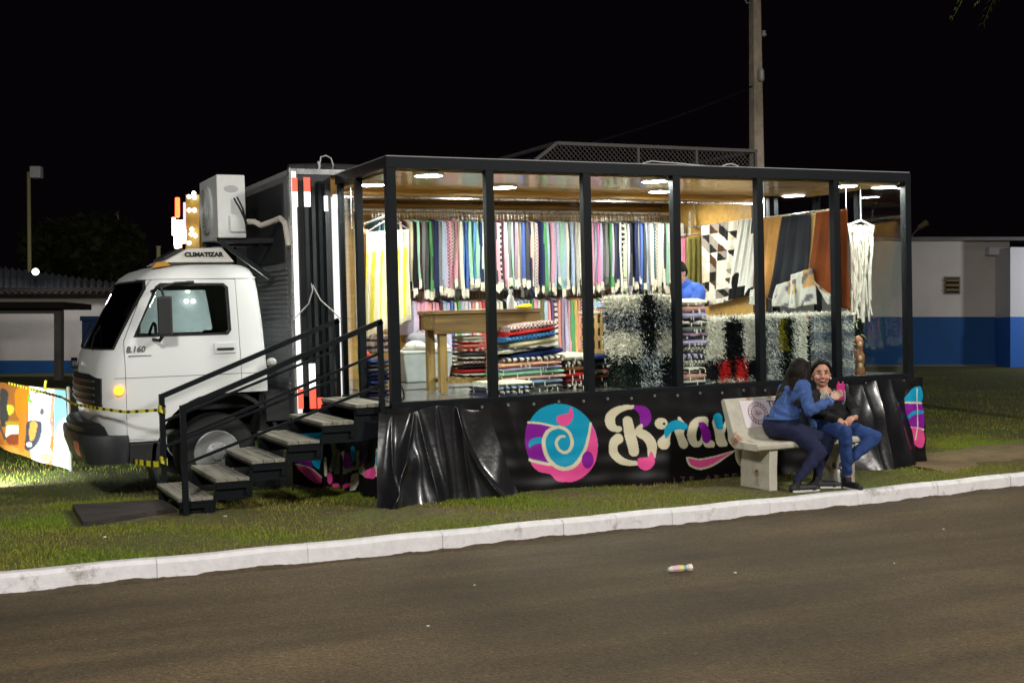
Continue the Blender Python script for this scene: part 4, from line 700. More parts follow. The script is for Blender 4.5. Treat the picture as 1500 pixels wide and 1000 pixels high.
for i, (x0, g) in enumerate(((1005, 'I'), (1060, 'T'), (1112, 'S'), (1215, 'A'), (1270, 'R'), (1328, 'T'), (1382, 'E'), (1435, 'S'), (1490, 'A'))):
    yb = 612-(x0-1000)*.055; yt = yb-34; w_ = 24; xm_ = x0+w_/2; q = {'I': [[(xm_, yt), (xm_, yb)]], 'T': [[(x0, yt), (x0+w_, yt)], [(xm_, yt), (xm_, yb)]], 'S': [[(x0+w_, yt+4), (xm_, yt), (x0, yt+8), (x0+w_, yb-8), (xm_, yb), (x0, yb-4)]], 'A': [[(x0, yb), (xm_, yt), (x0+w_, yb)], [(x0+5, yb-10), (x0+w_-5, yb-10)]], 'R': [[(x0, yb), (x0, yt), (x0+w_, yt+6), (x0, yt+17), (x0+w_, yb)]], 'E': [[(x0+w_, yt), (x0, yt), (x0, yb), (x0+w_, yb)], [(x0, yt+17), (x0+w_-4, yt+17)]]}[g]
    for s_ in q: a.stroke(s_, 7, DBR, False)
b = a; b.x = (px-1250)*2.632; b.y = (py-320)*2.632
b.poly([(190, 702), (205, 672), (232, 652), (262, 650), (262, 705)], BL_); b.poly([(188, 712), (262, 712), (262, 808), (205, 800), (188, 760)], PU); b.stroke([(200, 770), (218, 748), (262, 745)], [8, 14, 14], BL_); b.stroke([(190, 708), (262, 710)], 7, CR, False); b.stroke([(196, 802), (262, 812)], 8, CR, False); b.poly([(204, 808), (262, 818), (262, 880), (228, 868)], PK); b.stroke([(246, 655), (238, 740), (230, 850)], 5, CR)
off = (2.9, -.03, -.9); me = fast('printed_banner', V-np.array(off), gridfaces(nx, nz)); setcol(me, a.c); shade(me, 3)
ban = obj('front_banner', me, BANNER, label='black vinyl banner with colourful swirl emblem and cream lettering along the shop base', cat='banner', loc=off)
for k in range(22): x = .35+k*.25; obj('grommet', MB().lathe([(.006, 0), (.013, 0), (.012, -.005), (.006, -.005)], (x, -.034, -.075+.006*math.sin(k*3)), 1, 12, False), ALU, ban)
# side banners under the stairs
def side_print(px, py):
    c = Paint((px-420)*4.4118, (py-560)*4.4118, BB)
    c.poly([(62, 487), (150, 487), (165, 545), (75, 525)], PU, False); c.poly([(150, 487), (228, 487), (210, 565), (170, 535)], BL_, False); c.poly([(64, 540), (140, 548), (215, 595), (228, 640), (200, 652), (130, 612)], PK); c.stroke([(62, 528), (150, 550), (225, 612)], 10, CR); c.poly([(20, 348), (60, 304), (225, 300), (225, 378)], BL_, False)
    for pts, wd, cl in (([(252, 490), (255, 600)], 16, CR), ([(298, 385), (312, 470), (290, 560)], 30, SG), ([(335, 455), (328, 575)], 30, SG), ([(365, 455), (398, 575)], 26, CR), ([(388, 465), (412, 545)], 30, PU), ([(422, 425), (432, 495)], 30, BL_), ([(405, 570), (470, 540)], 24, SG), ([(450, 450), (455, 540)], 16, SG), ([(490, 520), (500, 575), (545, 590), (572, 545), (578, 440)], [24, 32, 34, 32, 30], CR), ([(592, 455), (596, 530)], 28, BL_), ([(455, 600), (440, 712)], 30, CR), ([(515, 465), (480, 545)], 14, PU)): c.stroke(pts, wd, cl)
    c.disc(605, 576, 32, 38, CR); c.disc(558, 585, 28, 36, PK); c.disc(280, 618, 16, 38, PK); c.poly([(325, 650), (380, 665), (448, 632), (405, 684), (345, 692)], PK); return c.c
ny = 230; U = np.linspace(-.02, 1.40, ny); Ug, Sg = np.meshgrid(U, S[::1]); zb_ = gz(0, Ug)-.0; Zb = -.10+(zb_+.10+.04*np.abs(np.sin(Ug*7)))*Sg
Xb_ = -.005-.06*Sg-.022*Sg*np.sin(Ug*31+2*Sg)-.008*np.sin(Ug*61+1)*Sg-.02*np.sin(Ug*12+Sg*3)*Sg
V = np.stack([Xb_.ravel(), Ug.ravel(), Zb.ravel()], 1); Vp = V.copy(); Vp[:, 0] = -.04; c_ = side_print(*proj(Vp))
off = (-.03, .7, -.85); me = fast('side_banner', V-np.array(off), gridfaces(ny, nz)); setcol(me, c_); shade(me, 3); obj('side_banner', me, BANNER, label='crumpled black banner with pink, purple and cream print under the stairs', cat='banner', loc=off)
ny = 100; U = np.linspace(-.46, .0, ny); Ug, Sg = np.meshgrid(U, S[::1]); Zb = -.16+(gz(Ug, 1.4)+.03+.16+.03*np.sin(Ug*9))*Sg; Yb_ = 1.40-.02*Sg*np.sin(Ug*17+Sg)-.03*Sg
V = np.stack([Ug.ravel(), Yb_.ravel(), Zb.ravel()], 1); Vp = V.copy(); Vp[:, 1] = 1.38; c_ = side_print(*proj(Vp)); off = (-.2, 1.4, -.85); me = fast('truck_skirt', V-np.array(off), gridfaces(ny, nz)); setcol(me, c_); shade(me, 3); obj('truck_skirt', me, BANNER, label='printed black skirt hanging below the cargo body behind the stairs', cat='banner', loc=off)
# black plastic sheets tied over the base
PVC = mat('black_pvc', (.010, .010, .012), .31, var=.25, scale=6, bump=.35, bscale=14, spec=.6, coat=.3)
def tarp(name, xl0, xr0, xl1, xr1, ztop, depth_f, ridges, label, seed, lumps=()):
    nu, nv = 240, 110; u = np.linspace(0, 1, nu); s = np.linspace(0, 1, nv); U, S_ = np.meshgrid(u, s); g = np.random.default_rng(seed)
    X = (xl0+(xr0-xl0)*U)*(1-S_**1.4)+(xl1+(xr1-xl1)*U)*S_**1.4; zg = gz(X, -.2)-.012; Z = ztop(U)+(zg-ztop(U))*S_
    Y = -.055-depth_f(U)*S_**1.5
    for (x0, x1, pw, wd, am) in ridges:
        xc = x0+(x1-x0)*S_**pw; d = (X-xc)/(wd*(.35+.65*S_)); Y -= am*1.15*(S_+.03)**.55*(1-.55*S_**3)*(np.exp(-np.abs(d)*1.6)*.7+np.exp(-d*d)*.3)
    for k in range(7): fx, fz, ph = g.uniform(5, 22), g.uniform(-9, 9), g.uniform(0, 6); Y -= .0065*np.sin(X*fx+Z*fz+ph)*S_**.5
    for (x, z, r_, am) in lumps: Y -= am*np.exp(-(((X-x)**2+(Z-z)**2)/r_**2))
    Y = np.minimum(Y, -.045); off = (float(X.mean()), -.1, -.88); V = np.stack([X.ravel(), Y.ravel(), Z.ravel()], 1)
    me = fast(name, V-np.array(off), gridfaces(nu, nv)); shade(me, 3); return obj(name, me, PVC, label=label, cat='plastic sheet', loc=off)
tarp('plastic_sheet', -.10, .92, -.24, 1.16, lambda u: -.07-.03*np.sin(u*9), lambda u: .26*np.clip(1-u*.85, .1, 1)+.05*np.sin(u*9),
     [(.20, -.16, 1.3, .06, .12), (.24, .34, 1.2, .08, .10), (.60, .66, 1.0, .07, .09), (.60, .95, 1.9, .05, .08), (.42, .47, 1, .05, .05), (.02, -.1, 1, .05, .06)], 'shiny black plastic sheet gathered in folds over the shop corner by the stairs', 3, ((-.1, -.76, .12, .07), (.1, -.5, .1, .05)))
tarp('plastic_sheet', 4.75, 5.62, 4.60, 5.72, lambda u: -.06-.02*np.sin(u*7), lambda u: .20*np.sin(np.clip(u, 0, 1)*math.pi)**.8+.03, [(5.02, 5.08, 1.2, .09, .05), (5.20, 5.20, 1, .12, .06), (5.40, 5.60, 1.4, .06, .03), (4.85, 4.7, 1.2, .08, .03)], 'shiny black plastic sheet bulging over the shop base behind the seated women', 5, ((5.12, -.35, .2, .06),))
# ================================================================ LIT POSTER AND FLOODLIGHT
Rp = ong(101, 690); dp = np.array([-.62, .785, 0]); npn = np.array([-dp[1], dp[0], 0])
def onpl(px, py):
    d = ray(px, py); t = ((Rp-CAM)@npn)/(d@npn); return CAM+d*t
nu, nv = 150, 90; TLp, TRp, BRp, BLp = onpl(-75, 550), onpl(96, 572), onpl(101, 690), onpl(-75, 628); u = np.linspace(0, 1, nu); v = np.linspace(0, 1, nv); U, W_ = np.meshgrid(u, v)
Pq = (1-U)[..., None]*((1-W_)[..., None]*TLp+W_[..., None]*BLp)+U[..., None]*((1-W_)[..., None]*TRp+W_[..., None]*BRp)
V = Pq.reshape(-1, 3); px, py = proj(V); wv = (.03*np.sin(U*9+W_*2)*W_+.02*np.sin(U*23-W_*4)*W_*W_).ravel(); V = V+npn*wv[:, None]
a = Paint(px*6.25, (py-540)*6.25, lin(170, 105, 40)); K = lambda *c: np.array(lin(*c))
a.poly([(-500, 100), (260, 140), (240, 480), (-500, 450)], K(150, 95, 45), False); a.poly([(140, 200), (270, 200), (250, 420), (150, 430)], K(205, 120, 30)); a.poly([(265, 150), (500, 170), (480, 520), (430, 850), (300, 850), (270, 480)], K(225, 235, 240), False)
a.poly([(495, 190), (630, 190), (640, 960), (470, 880), (500, 520)], K(110, 165, 215), False); a.poly([(530, 520), (640, 480), (640, 960), (480, 880)], K(180, 205, 190)); a.stroke([(490, 230), (480, 380), (470, 480), (490, 620)], [26, 30, 24, 16], K(215, 130, 110))
a.poly([(0, 200), (70, 215), (60, 330), (75, 420), (50, 520), (0, 500)], K(60, 60, 62)); a.poly([(60, 330), (120, 345), (115, 400), (70, 420)], K(200, 190, 60)); a.poly([(60, 520), (175, 520), (180, 610), (70, 640)], K(215, 215, 195)); a.stroke([(60, 500), (175, 500)], 34, K(160, 140, 40)); a.poly([(75, 610), (180, 600), (175, 690), (80, 680)], K(120, 60, 35)); a.stroke([(-30, 480), (50, 640)], 22, K(70, 70, 75))
a.poly([(265, 480), (385, 490), (380, 640), (330, 720), (240, 740), (250, 600)], K(60, 62, 78)); a.poly([(290, 490), (350, 500), (330, 640), (290, 640)], K(215, 140, 70)); a.disc(285, 690, 32, 22, K(225, 225, 220)); a.disc(390, 390, 18, 32, K(80, 80, 85)); a.stroke([(270, 240), (265, 280), (290, 300)], 20, K(90, 170, 60)); a.stroke([(320, 220), (370, 205)], 18, K(60, 100, 190)); a.stroke([(415, 205), (455, 240)], 16, K(60, 100, 190))
a.poly([(-500, 690), (0, 690), (240, 740), (420, 780), (430, 860), (250, 820), (0, 740), (-500, 700)], K(195, 130, 60)); a.poly([(180, 420), (250, 420), (230, 740), (175, 720)], K(185, 115, 40)); a.poly([(300, 760), (400, 680), (470, 760), (450, 850), (330, 850)], K(235, 220, 205)); a.disc(430, 810, 42, 40, K(205, 135, 110)); a.disc(475, 490, 12, 22, K(220, 110, 130))
t = thing('printed_poster', 'brightly lit printed poster sheet stretched on posts beside the truck front', 'poster', Rp)
me = fast('sheet', V-Rp, gridfaces(nu, nv)); setcol(me, a.c); shade(me, 3); obj('sheet', me, mat('poster_print', (1, 1, 1), .45, var=.05, attr='tint'), t)
PG = mat('post_grey', (.2, .2, .19), .6)
for q, hgt in ((onpl(104, 692), onpl(99, 566)), (onpl(-78, 630), onpl(-78, 545))):
    g0 = np.array([q[0], q[1], float(gz(q[0], q[1]))-.05]); obj('post', MB().tube([g0, (q[0], q[1], hgt[2])], .018), PG, t)
q = onpl(66, 569); obj('tie', MB().tube([q, q+np.array((0, -.02, .04)), q+np.array((.01, -.03, .09))], .014), mat('tie_yellow', (.55, .55, .05), .5), t); obj('tie', MB().tube([q+np.array((-.02, -.02, 0)), q+np.array((.10, -.04, -.01)), q+np.array((.25, -.05, -.03))], .014), mat('tie_yellow', (0, 0, 0)), t)
F0 = onpl(0, 640)-npn*(-1)*0; fl = np.array([-3.18, 3.05, 0.]); fl[2] = float(gz(fl[0], fl[1])); aim = onpl(60, 640)
t = thing('ground_floodlight', 'small floodlight on the grass shining at the printed poster', 'floodlight', fl); dv = aim-fl-np.array((0, 0, .15)); dv /= np.linalg.norm(dv); c0 = fl+np.array((0, 0, .15))
obj('housing', MB().tube([c0-dv*.12, c0-dv*.02, c0+dv*.0], [.06, .10, .11], 4), BLKM, t); obj('bracket', MB().tube([fl, fl+np.array((0, 0, .15))], .02), BLKM, t); obj('glass_front', MB().tube([c0+dv*.001, c0+dv*.008], [.10, .10], 4), mat('flood_glass', (1, 1, 1), .3, var=0, emit=20, ecol=(.95, 1, .9)), t)
ld = bpy.data.lights.new('flood', 'SPOT'); ld.energy = 300; ld.color = (.93, 1, .88); ld.spot_size = math.radians(150); ld.spot_blend = .7; ld.shadow_soft_size = .08; lo = bpy.data.objects.new('flood_light', ld); COL.objects.link(lo); lo.parent = t; lo.location = tuple(c0+dv*.03-fl); lo.rotation_euler = Vector(tuple(dv)).to_track_quat('-Z', 'Y').to_euler()
# ================================================================ BENCH
gb = float(gz(3.65, -.8)); t = bench = thing('concrete_bench', 'pale weathered concrete bench with a printed sticker on its backrest, beside the kerb', 'bench', (3.65, -.78, gb))
def stone_mat():
    m = mat('bench_stone', (.50, .47, .38), .85, var=.2, scale=9, bump=.4, bscale=50); n = m.node_tree.nodes; l = m.node_tree.links; b = n['Principled BSDF']; cur = b.inputs['Base Color'].links[0].from_socket
    tc = n.new('ShaderNodeTexCoord'); q = n.new('ShaderNodeTexNoise'); q.inputs['Scale'].default_value = 6; q.inputs['Detail'].default_value = 8; l.new(tc.outputs['Object'], q.inputs[0]); c = n.new('ShaderNodeValToRGB'); c.color_ramp.elements[0].position = .58; c.color_ramp.elements[1].position = .68; c.color_ramp.elements[0].color = (0, 0, 0, 1); l.new(q.outputs[0], c.inputs[0])
    x = n.new('ShaderNodeMix'); x.data_type = 'RGBA'; x.inputs[7].default_value = (.32, .17, .10, 1); l.new(c.outputs[0], x.inputs[0]); l.new(cur, x.inputs[6]); l.new(x.outputs[2], b.inputs['Base Color']); return m
ST = stone_mat(); zs = gb+.432
prof = [(-.485, zs+.352), (-.60, zs+.02), (-.635, zs-.035), (-.69, zs-.06), (-1.01, zs-.06), (-1.03, zs-.045), (-1.035, zs-.015), (-1.02, zs+.004), (-.80, zs+.004), (-.725, zs+.018), (-.68, zs+.055), (-.655, zs+.11), (-.545, zs+.362), (-.515, zs+.372)]
obj('seat_and_back', MB().prism([(p[0], p[1]) for p in prof], 0, 3.02, 4.28), ST, bench, bevel=.006)
for x in (3.17, 4.04):
    lg = MB().prism([(-.985, gb-.05), (-.555, gb-.05), (-.565, gb+.2), (-.60, zs-.045), (-1.0, zs-.055), (-.985, gb+.2)], 0, x, x+.085); me = boolop(cut(lg), [('DIFFERENCE', cut(MB().lathe([(.034, x-.1), (.034, x+.2)], (0, -.80, gb+.15), 0, 20)))]); obj('leg', shift(me, BASE[bench.name]), ST, bench)
fa, fb = np.array((0, -.545-.004, zs+.362)), np.array((0, -.655-.004, zs+.11))
def BP(x, s, lift=0): q = fa+(fb-fa)*s; nn = np.array((0, -(fa[2]-fb[2]), -(fa[1]-fb[1])*-1)); nn = np.array((0, -.916, .40)); return tuple(np.array((x, q[1], q[2]))+nn*lift)
st = obj('sticker', MB().hexa([BP(3.17, 1.0, -.002), BP(3.86, 1.0, -.002), BP(3.86, .06, -.002), BP(3.17, .06, -.002)], [BP(3.17, 1.0, .003), BP(3.86, 1.0, .003), BP(3.86, .06, .003), BP(3.17, .06, .003)]), mat('sticker_white', (.66, .58, .60), .5, var=.05), bench)
PKG = mat('sticker_print', (.28, .17, .20), .6, var=.2, scale=60); upv = (fa-fb)/np.linalg.norm(fa-fb)
cc = np.array(BP(3.34, .52, .005))
for r_, w_ in ((.105, .004), (.07, .004)): obj('emblem_ring', MB().tube([tuple(cc+np.array((1, 0, 0))*r_*math.cos(q)+upv*r_*math.sin(q)) for q in np.linspace(0, 2*math.pi, 33)], w_, 4, False), PKG, st)
for k in range(20): q = 2*math.pi*k/20; ra, rb = .078, .098; obj('emblem_letter', MB().beam(cc+np.array((1, 0, 0))*ra*math.cos(q)+upv*ra*math.sin(q), cc+np.array((1, 0, 0))*rb*math.cos(q+.08)+upv*rb*math.sin(q+.08), .014, .003), PKG, st)
for k in range(7): obj('emblem_leaf', MB().beam(cc+np.array((1, 0, 0))*(.04*math.cos(k*2.4))+upv*(.03*math.sin(k*2.4)), cc+np.array((1, 0, 0))*(.02*math.cos(k*1.4))+upv*(.045*math.sin(k*3.1)), .018, .003), mat('sticker_rose', (.5, .28, .32), .6), st)
text('lettering', 'TRA', .085, mat('sticker_ink', (.06, .05, .07), .6), st, BP(3.47, .32, .004), (1, 0, 0), tuple(upv), .001, 'LEFT', 0, .002)
# litter on the road and grass
def litter(name, px, py, r_, m, label):
    q = ong(px, py); q[2] = float(gz(q[0], q[1]))-(RD if q[1] < yk(q[0]) else 0)
    if q[1] < yk(q[0]): d = ray(px, py); tt = (float(gz(q[0], 0))-RD+.01-CAM[2])/d[2]; q = CAM+d*tt
    mb = MB().ell(q+np.array((0, 0, r_*.3)), (r_, r_*.7, r_*.45), 7, 5); obj(name, mb, m, label=label, cat='litter', loc=tuple(q), group='scraps of litter')
d = ray(996, 836); q = CAM+d*((float(gz(.6, 0))-RD+.012-CAM[2])/d[2]); ax = np.array(_r)*.93+np.array((.0, .36, 0)); ax[2] = -.019; ax /= np.linalg.norm(ax)
t = thing('litter_wrapper', 'crumpled striped sweet wrapper lying on the asphalt', 'wrapper', q)
seg = [(-.085, .012, (.75, .72, .68)), (-.06, .020, (.70, .45, .48)), (-.01, .022, (.75, .62, .15)), (.02, .021, (.22, .42, .47)), (.045, .014, (.7, .62, .55)), (.06, .022, (.78, .72, .62)), (.085, .024, (.78, .72, .62))]
for i in range(len(seg)-1): obj('stripe', MB().tube([q+ax*seg[i][0]+np.array((0, 0, .018)), q+ax*seg[i+1][0]+np.array((0, 0, .018))], [seg[i][1], seg[i+1][1]], 8), mat('wrapper_%d' % i, seg[i][2], .4, var=.1), t)
SW = mat('scrap_white', (.7, .68, .66), .7)
for (px, py, r_, lab) in ((330, 757, .018, 'small white scrap of paper on the grass near the stair foot'), (153, 787, .014, 'small white scrap on the grass in front of the timber mat'), (728, 778, .008, 'tiny white pebble on the grass by the kerb'), (478, 808, .006, 'tiny pale pebble at the kerb edge'), (1077, 839, .012, 'small white scrap on the asphalt beside the wrapper'), (695, 857, .009, 'tiny pale pebble on the open asphalt'), (1382, 775, .010, 'tiny pale pebble on the asphalt along the kerb'), (627, 917, .010, 'tiny brownish pebble on the near asphalt'), (1310, 825, .008, 'tiny grey pebble on the asphalt below the bench')): litter('litter_scrap', px, py, r_, SW, lab)
# ================================================================ SHOP GOODS
def fab(rgb, kind='plain', tag=''):
    nm = 'fabric_%s_%d_%d_%d' % (kind, *[int(c*255) for c in rgb]); 
    if nm in _M: return _M[nm]
    m = mat(nm, rgb, .9, var=.14, scale=30, bump=.5, bscale=70, spec=.2)
    if kind != 'plain':
        n = m.node_tree.nodes; l = m.node_tree.links; b = n['Principled BSDF']; cur = b.inputs['Base Color'].links[0].from_socket; tc = n.new('ShaderNodeTexCoord'); x = n.new('ShaderNodeMix'); x.data_type = 'RGBA'; x.inputs[7].default_value = (.62, .58, .5, 1) if sum(rgb) < .9 else (.05, .05, .06, 1)
        if kind == 'check': k = n.new('ShaderNodeTexChecker'); k.inputs['Scale'].default_value = 52; l.new(tc.outputs['Object'], k.inputs[0]); fac = k.outputs[1]
        else:
            wv = n.new('ShaderNodeTexWave'); wv.bands_direction = 'Z' if kind == 'zstripe' else 'X'; wv.inputs['Scale'].default_value = 5; wv.inputs['Distortion'].default_value = 2.5; wv.inputs['Detail Scale'].default_value = 3; l.new(tc.outputs['Object'], wv.inputs[0]); c = n.new('ShaderNodeValToRGB'); c.color_ramp.elements[0].position = .45; c.color_ramp.elements[1].position = .75; l.new(wv.outputs[0], c.inputs[0]); fac = c.outputs[0]
        l.new(fac, x.inputs[0]); l.new(cur, x.inputs[6]); l.new(x.outputs[2], b.inputs['Base Color'])
    return m
NAMES = dict(teal=(60, 110, 115), dteal=(30, 62, 70), maroon=(120, 40, 55), beige=(205, 190, 150), black=(28, 28, 32), pinkbeige=(215, 165, 150), mint=(150, 215, 180), green=(80, 170, 90), navy=(30, 45, 95), blue=(50, 95, 190), sky=(60, 150, 225), lilac=(190, 180, 215), grey=(125, 128, 125), dgrey=(70, 72, 74), pink=(235, 150, 175), hotpink=(240, 120, 185), white=(225, 222, 205), mauve=(165, 130, 155), peach=(240, 180, 150), palegreen=(195, 225, 170), salmon=(240, 140, 120), red=(190, 40, 40), olive=(120, 115, 60), purple=(110, 60, 140), yellow=(235, 190, 50), orange=(230, 100, 60), cream=(232, 225, 195), palemint=(205, 230, 215), paleblue=(165, 195, 225), brown=(110, 65, 40))
WORD = dict(dteal='dark teal', pinkbeige='dusty pink', sky='sky blue', dgrey='charcoal grey', hotpink='hot pink', palegreen='pale green', palemint='pale mint', paleblue='pale blue')
def W(k): return WORD.get(k, k)
up = 'teal dteal maroon beige black pinkbeige maroon beige mint maroon dgrey green navy grey lilac pink:check grey:check pink sky blue green sky navy palemint mint palegreen pink black:zstripe white grey mauve peach blue dgrey peach grey:check navy green dgrey pink lilac mint cream black lilac white grey:zstripe hotpink grey pink hotpink lilac grey green dgrey navy black:zstripe palegreen dgrey black grey blue paleblue grey teal grey:check white dgrey white grey dgrey white grey'.split()
low = 'lilac pink pink salmon pink maroon lilac blue green lilac lilac salmon salmon red beige grey cream black lilac white paleblue grey green pink olive paleblue purple white:zstripe mauve lilac green yellow white:check lilac olive white red:zstripe grey navy cream pink teal white grey:check lilac dgrey beige white green white grey paleblue white black'.split()
FRG = mat('fringe_cream', (.80, .76, .62), .9, var=.2)
def garment(x, yc, zt, zb, key, where, wd=.05, dep=.23, nm='hanging_throw', group=None):
    k, kind = (key.split(':')+['plain'])[:2]; rgb = np.array(lin(*NAMES[k])); rgb = tuple(rgb*.72+.28*rgb.mean()); g = random.random; ph = g()*6; am = .008+.006*g()
    pat = dict(plain='', check='checked ', zstripe='striped ', xstripe='striped ')[kind]
    t = thing(nm, '%s %s%s' % (W(k), pat, where), 'throw', (x, yc, zb), 'throws hanging on the %s' % group)
    nz_ = 9; sec = [(-.5, -1), (.5, -1), (.62, -.4), (.5, .3), (.5, 1), (-.5, 1), (-.5, .3), (-.6, -.4)]; vs = []; fs = []; ns = len(sec)
    for j in range(nz_):
        s = j/(nz_-1); z = zt+(zb-zt)*s; sw = am*math.sin(s*4+ph)*(s+.15); ws = wd*(.55+.45*min(1, s*3))*(1+.08*math.sin(s*7+ph*2)); ds = dep*(1-.04*math.sin(s*5+ph))
        for (a, b) in sec: vs.append((x+a*ws+sw, yc+b*ds, z-(.05*abs(b) if j == 0 else 0)))
    for j in range(nz_-1): fs += [(j*ns+i, j*ns+(i+1) % ns, (j+1)*ns+(i+1) % ns, (j+1)*ns+i) for i in range(ns)]
    fs += [tuple(range(ns)), tuple((nz_-1)*ns+i for i in range(ns))]
    obj('cloth', MB().add(vs, fs), fab(rgb, kind), t, smooth=True)
    mb = MB(); sw = am*math.sin(4+ph)*1.15
    for q in range(6):
        for yy in (-1, .1):
            xx = x+(q/5-.5)*wd*.95+sw; l_ = .06+.045*g(); r_ = .0034; y_ = yc+yy*dep; mb.add([(xx-r_, y_, zb+.004), (xx+r_, y_, zb+.004), (xx+r_*1.6+.01*(g()-.5), y_-.004, zb-l_), (xx-r_*1.6, y_-.004, zb-l_)], [(0, 1, 2, 3)])
    obj('fringe', mb, FRG if g() < .75 else fab(tuple(c*.6 for c in rgb)), t, recalc=False)
    obj('hook', MB().tube([(x, yc, zt-.01), (x, yc, zt+.05), (x, yc+.02, zt+.085), (x, yc, zt+.105)], .004, 5), ALU, t)
up = [q for i, k in enumerate(up) for q in ([k, random.choice('grey white dgrey lilac black cream paleblue navy pink mint'.split())] if i % 2 else [k])]
n_ = len(up)
for i, k in enumerate(up): garment(1.02+i*(3.93/(n_-1))+random.uniform(-.010, .010), 3.24+random.uniform(-.03, .02), 1.80+random.uniform(-.006, .006), 1.05+random.uniform(-.07, .07), k, 'fringed throw on the upper rail of the back wall', wd=random.uniform(.026, .050), group='upper back rail')
low = [q for i, k in enumerate(low) for q in ([k, random.choice('grey white lilac cream paleblue pink salmon green'.split())] if i % 2 else [k])]
n_ = len(low)
for i, k in enumerate(low): garment(1.42+i*(3.50/(n_-1)), 3.26, .90+random.uniform(-.008, .008), .22+random.uniform(-.03, .05) if i > 5 else .50, k, 'fringed throw on the lower rail of the back wall', wd=random.uniform(.03, .055), group='lower back rail')
def pole(name, pts, r, label, cat='rail', m=None, extra=()):
    t = thing(name, label, cat, pts[0]); obj('tube', MB().tube(pts, r, 10), m or ALU, t)
    for a, b in extra: obj('bracket', MB().beam(a, b, .02), m or ALU, t)
    return t
for z, lab in ((1.895, 'upper'), (.995, 'lower')):
    pole('clothes_rail', [(.85 if lab == 'upper' else 1.30, 3.24, z), (5.0, 3.24, z)], .013, '%s chrome clothes rail along the wooden back wall' % lab, extra=[((x, 3.24, z), (x, 3.665, z)) for x in (1.35, 2.3, 3.3, 4.3, 4.98)])
def sheet(name, quad, ax, val, m, label, cat, nu=14, nv=22, amp=.015, col=None, freq=3, th=.008, group=None, edge=0):
    C = [on(*p, ax, val) if len(p) == 2 else np.array(p) for p in quad]; u = np.linspace(0, 1, nu); v = np.linspace(0, 1, nv); U, V_ = np.meshgrid(u, v)
    P = (1-U)[..., None]*((1-V_)[..., None]*C[0]+V_[..., None]*C[3])+U[..., None]*((1-V_)[..., None]*C[1]+V_[..., None]*C[2]); N = np.zeros(3); N[ax] = -1
    h = sum(map(ord, label)) % 60/10; P = P+N*(amp*np.sin(U*freq*6.28+h)*(.25+V_)+amp*.4*np.sin(U*freq*13+V_*5+h))[..., None]
    if edge: P[..., 2] += edge*(np.sin(U*11+h)+.6*np.sin(U*23+h))*V_**4
    loc = P.reshape(-1, 3).mean(0); me = fast(name, P.reshape(-1, 3)-loc, gridfaces(nu, nv))
    if col is not None: setcol(me, col(U.ravel(), V_.ravel()))
    shade(me, 3); o = obj(name, me, m, label=label, cat=cat, loc=tuple(loc), group=group); s = o.modifiers.new('thickness', 'SOLIDIFY'); s.thickness = th; s.offset = 0; return o
ATT = mat('hide_print', (1, 1, 1), .8, var=.12, scale=20, attr='tint', spec=.2, bump=.3, bscale=60)
def blob(U, V_, seed, thr):
    g = np.random.default_rng(seed); r_ = 0
    for k in range(6): a, b, c = g.uniform(3, 11), g.uniform(3, 11), g.uniform(0, 6); r_ = r_+np.sin(a*U+c)*np.sin(b*V_+c*1.7)
    return r_ > thr
def patch(U, V_):
    a = np.floor(U*4); b = np.floor(V_*8.5); fu, fv = U*4-a, V_*8.5-b; tri = (fu > fv) ^ ((a+b) % 2 > 0); h = (np.sin(a*12.9+b*78.2+tri*37.7)*43758.5) % 1
    pal = np.array([lin(228, 225, 212), lin(30, 28, 26), lin(226, 220, 205), lin(78, 52, 34), lin(150, 140, 130), lin(215, 205, 180)]); c = pal[(h*6).astype(int) % 6]; return c
def cow(U, V_): c = np.tile(np.array(lin(226, 226, 215)), (len(U), 1)); c[blob(U, V_, 11, 1.15) & (V_ > .12)] = lin(22, 22, 22); c[(V_ > .86) & (U < .75)] = lin(24, 24, 24); c[(U > .72) & (V_ < .2)] = lin(40, 48, 52); return c
def flat(*k): return lambda U, V_: np.array(lin(*k))*(1+.15*np.sin(U*9+V_*4)+.1*np.sin(V_*13))[:, None]
XH = 4.92
pole('hide_rail', [(XH+.03, .18, 1.70), (XH+.03, 2.85, 1.70)], .014, 'chrome rail carrying the cow hides across the shop end', extra=[((XH+.03, y, 1.70), (XH+.03, y, 1.955 if y < 1.5 else 2.03)) for y in (.22, 1.42, 2.8)])
sheet('olive_cloth', [(1006, 348), (1027, 346), (1028, 442), (1005, 444)], 1, 2.7, mat('olive_velvet', lin(118, 112, 52), .9, var=.15), 'plain olive green cloth hanging beside the patchwork rug', 'cloth'); sheet('pink_cloth', [(997, 346), (1006, 346), (1006, 440), (996, 440)], 1, 2.72, fab(lin(235, 140, 170)), 'narrow pink cloth hanging next to the olive cloth', 'cloth')
pole('short_rail', [on(985, 344, 1, 2.7), on(1032, 343, 1, 2.7)], .012, 'short chrome rail holding the olive and pink cloths', extra=[(on(1010, 343, 1, 2.7), on(1010, 310, 1, 2.7))])
pw = sheet('patchwork_rug', [(1027, 331), (1082, 323), (1071, 440), (1029, 450)], 0, XH, ATT, 'patchwork hide rug of black, white and brown triangles hung on the rail', 'rug', 60, 90, .012, patch)
sheet('cow_hide', [(1083, 322), (1110, 319), (1100, 432), (1064, 440)], 0, XH-.02, ATT, 'white cow hide with black patches hanging beside the patchwork rug', 'hide', 50, 80, .012, cow)
sheet('tan_hide', [(1106, 320), (1147, 317), (1132, 438), (1098, 428)], 0, XH, ATT, 'plain tan hide hanging between the cow hide and the charcoal hide', 'hide', 20, 30, .015, flat(196, 146, 80), edge=.02)
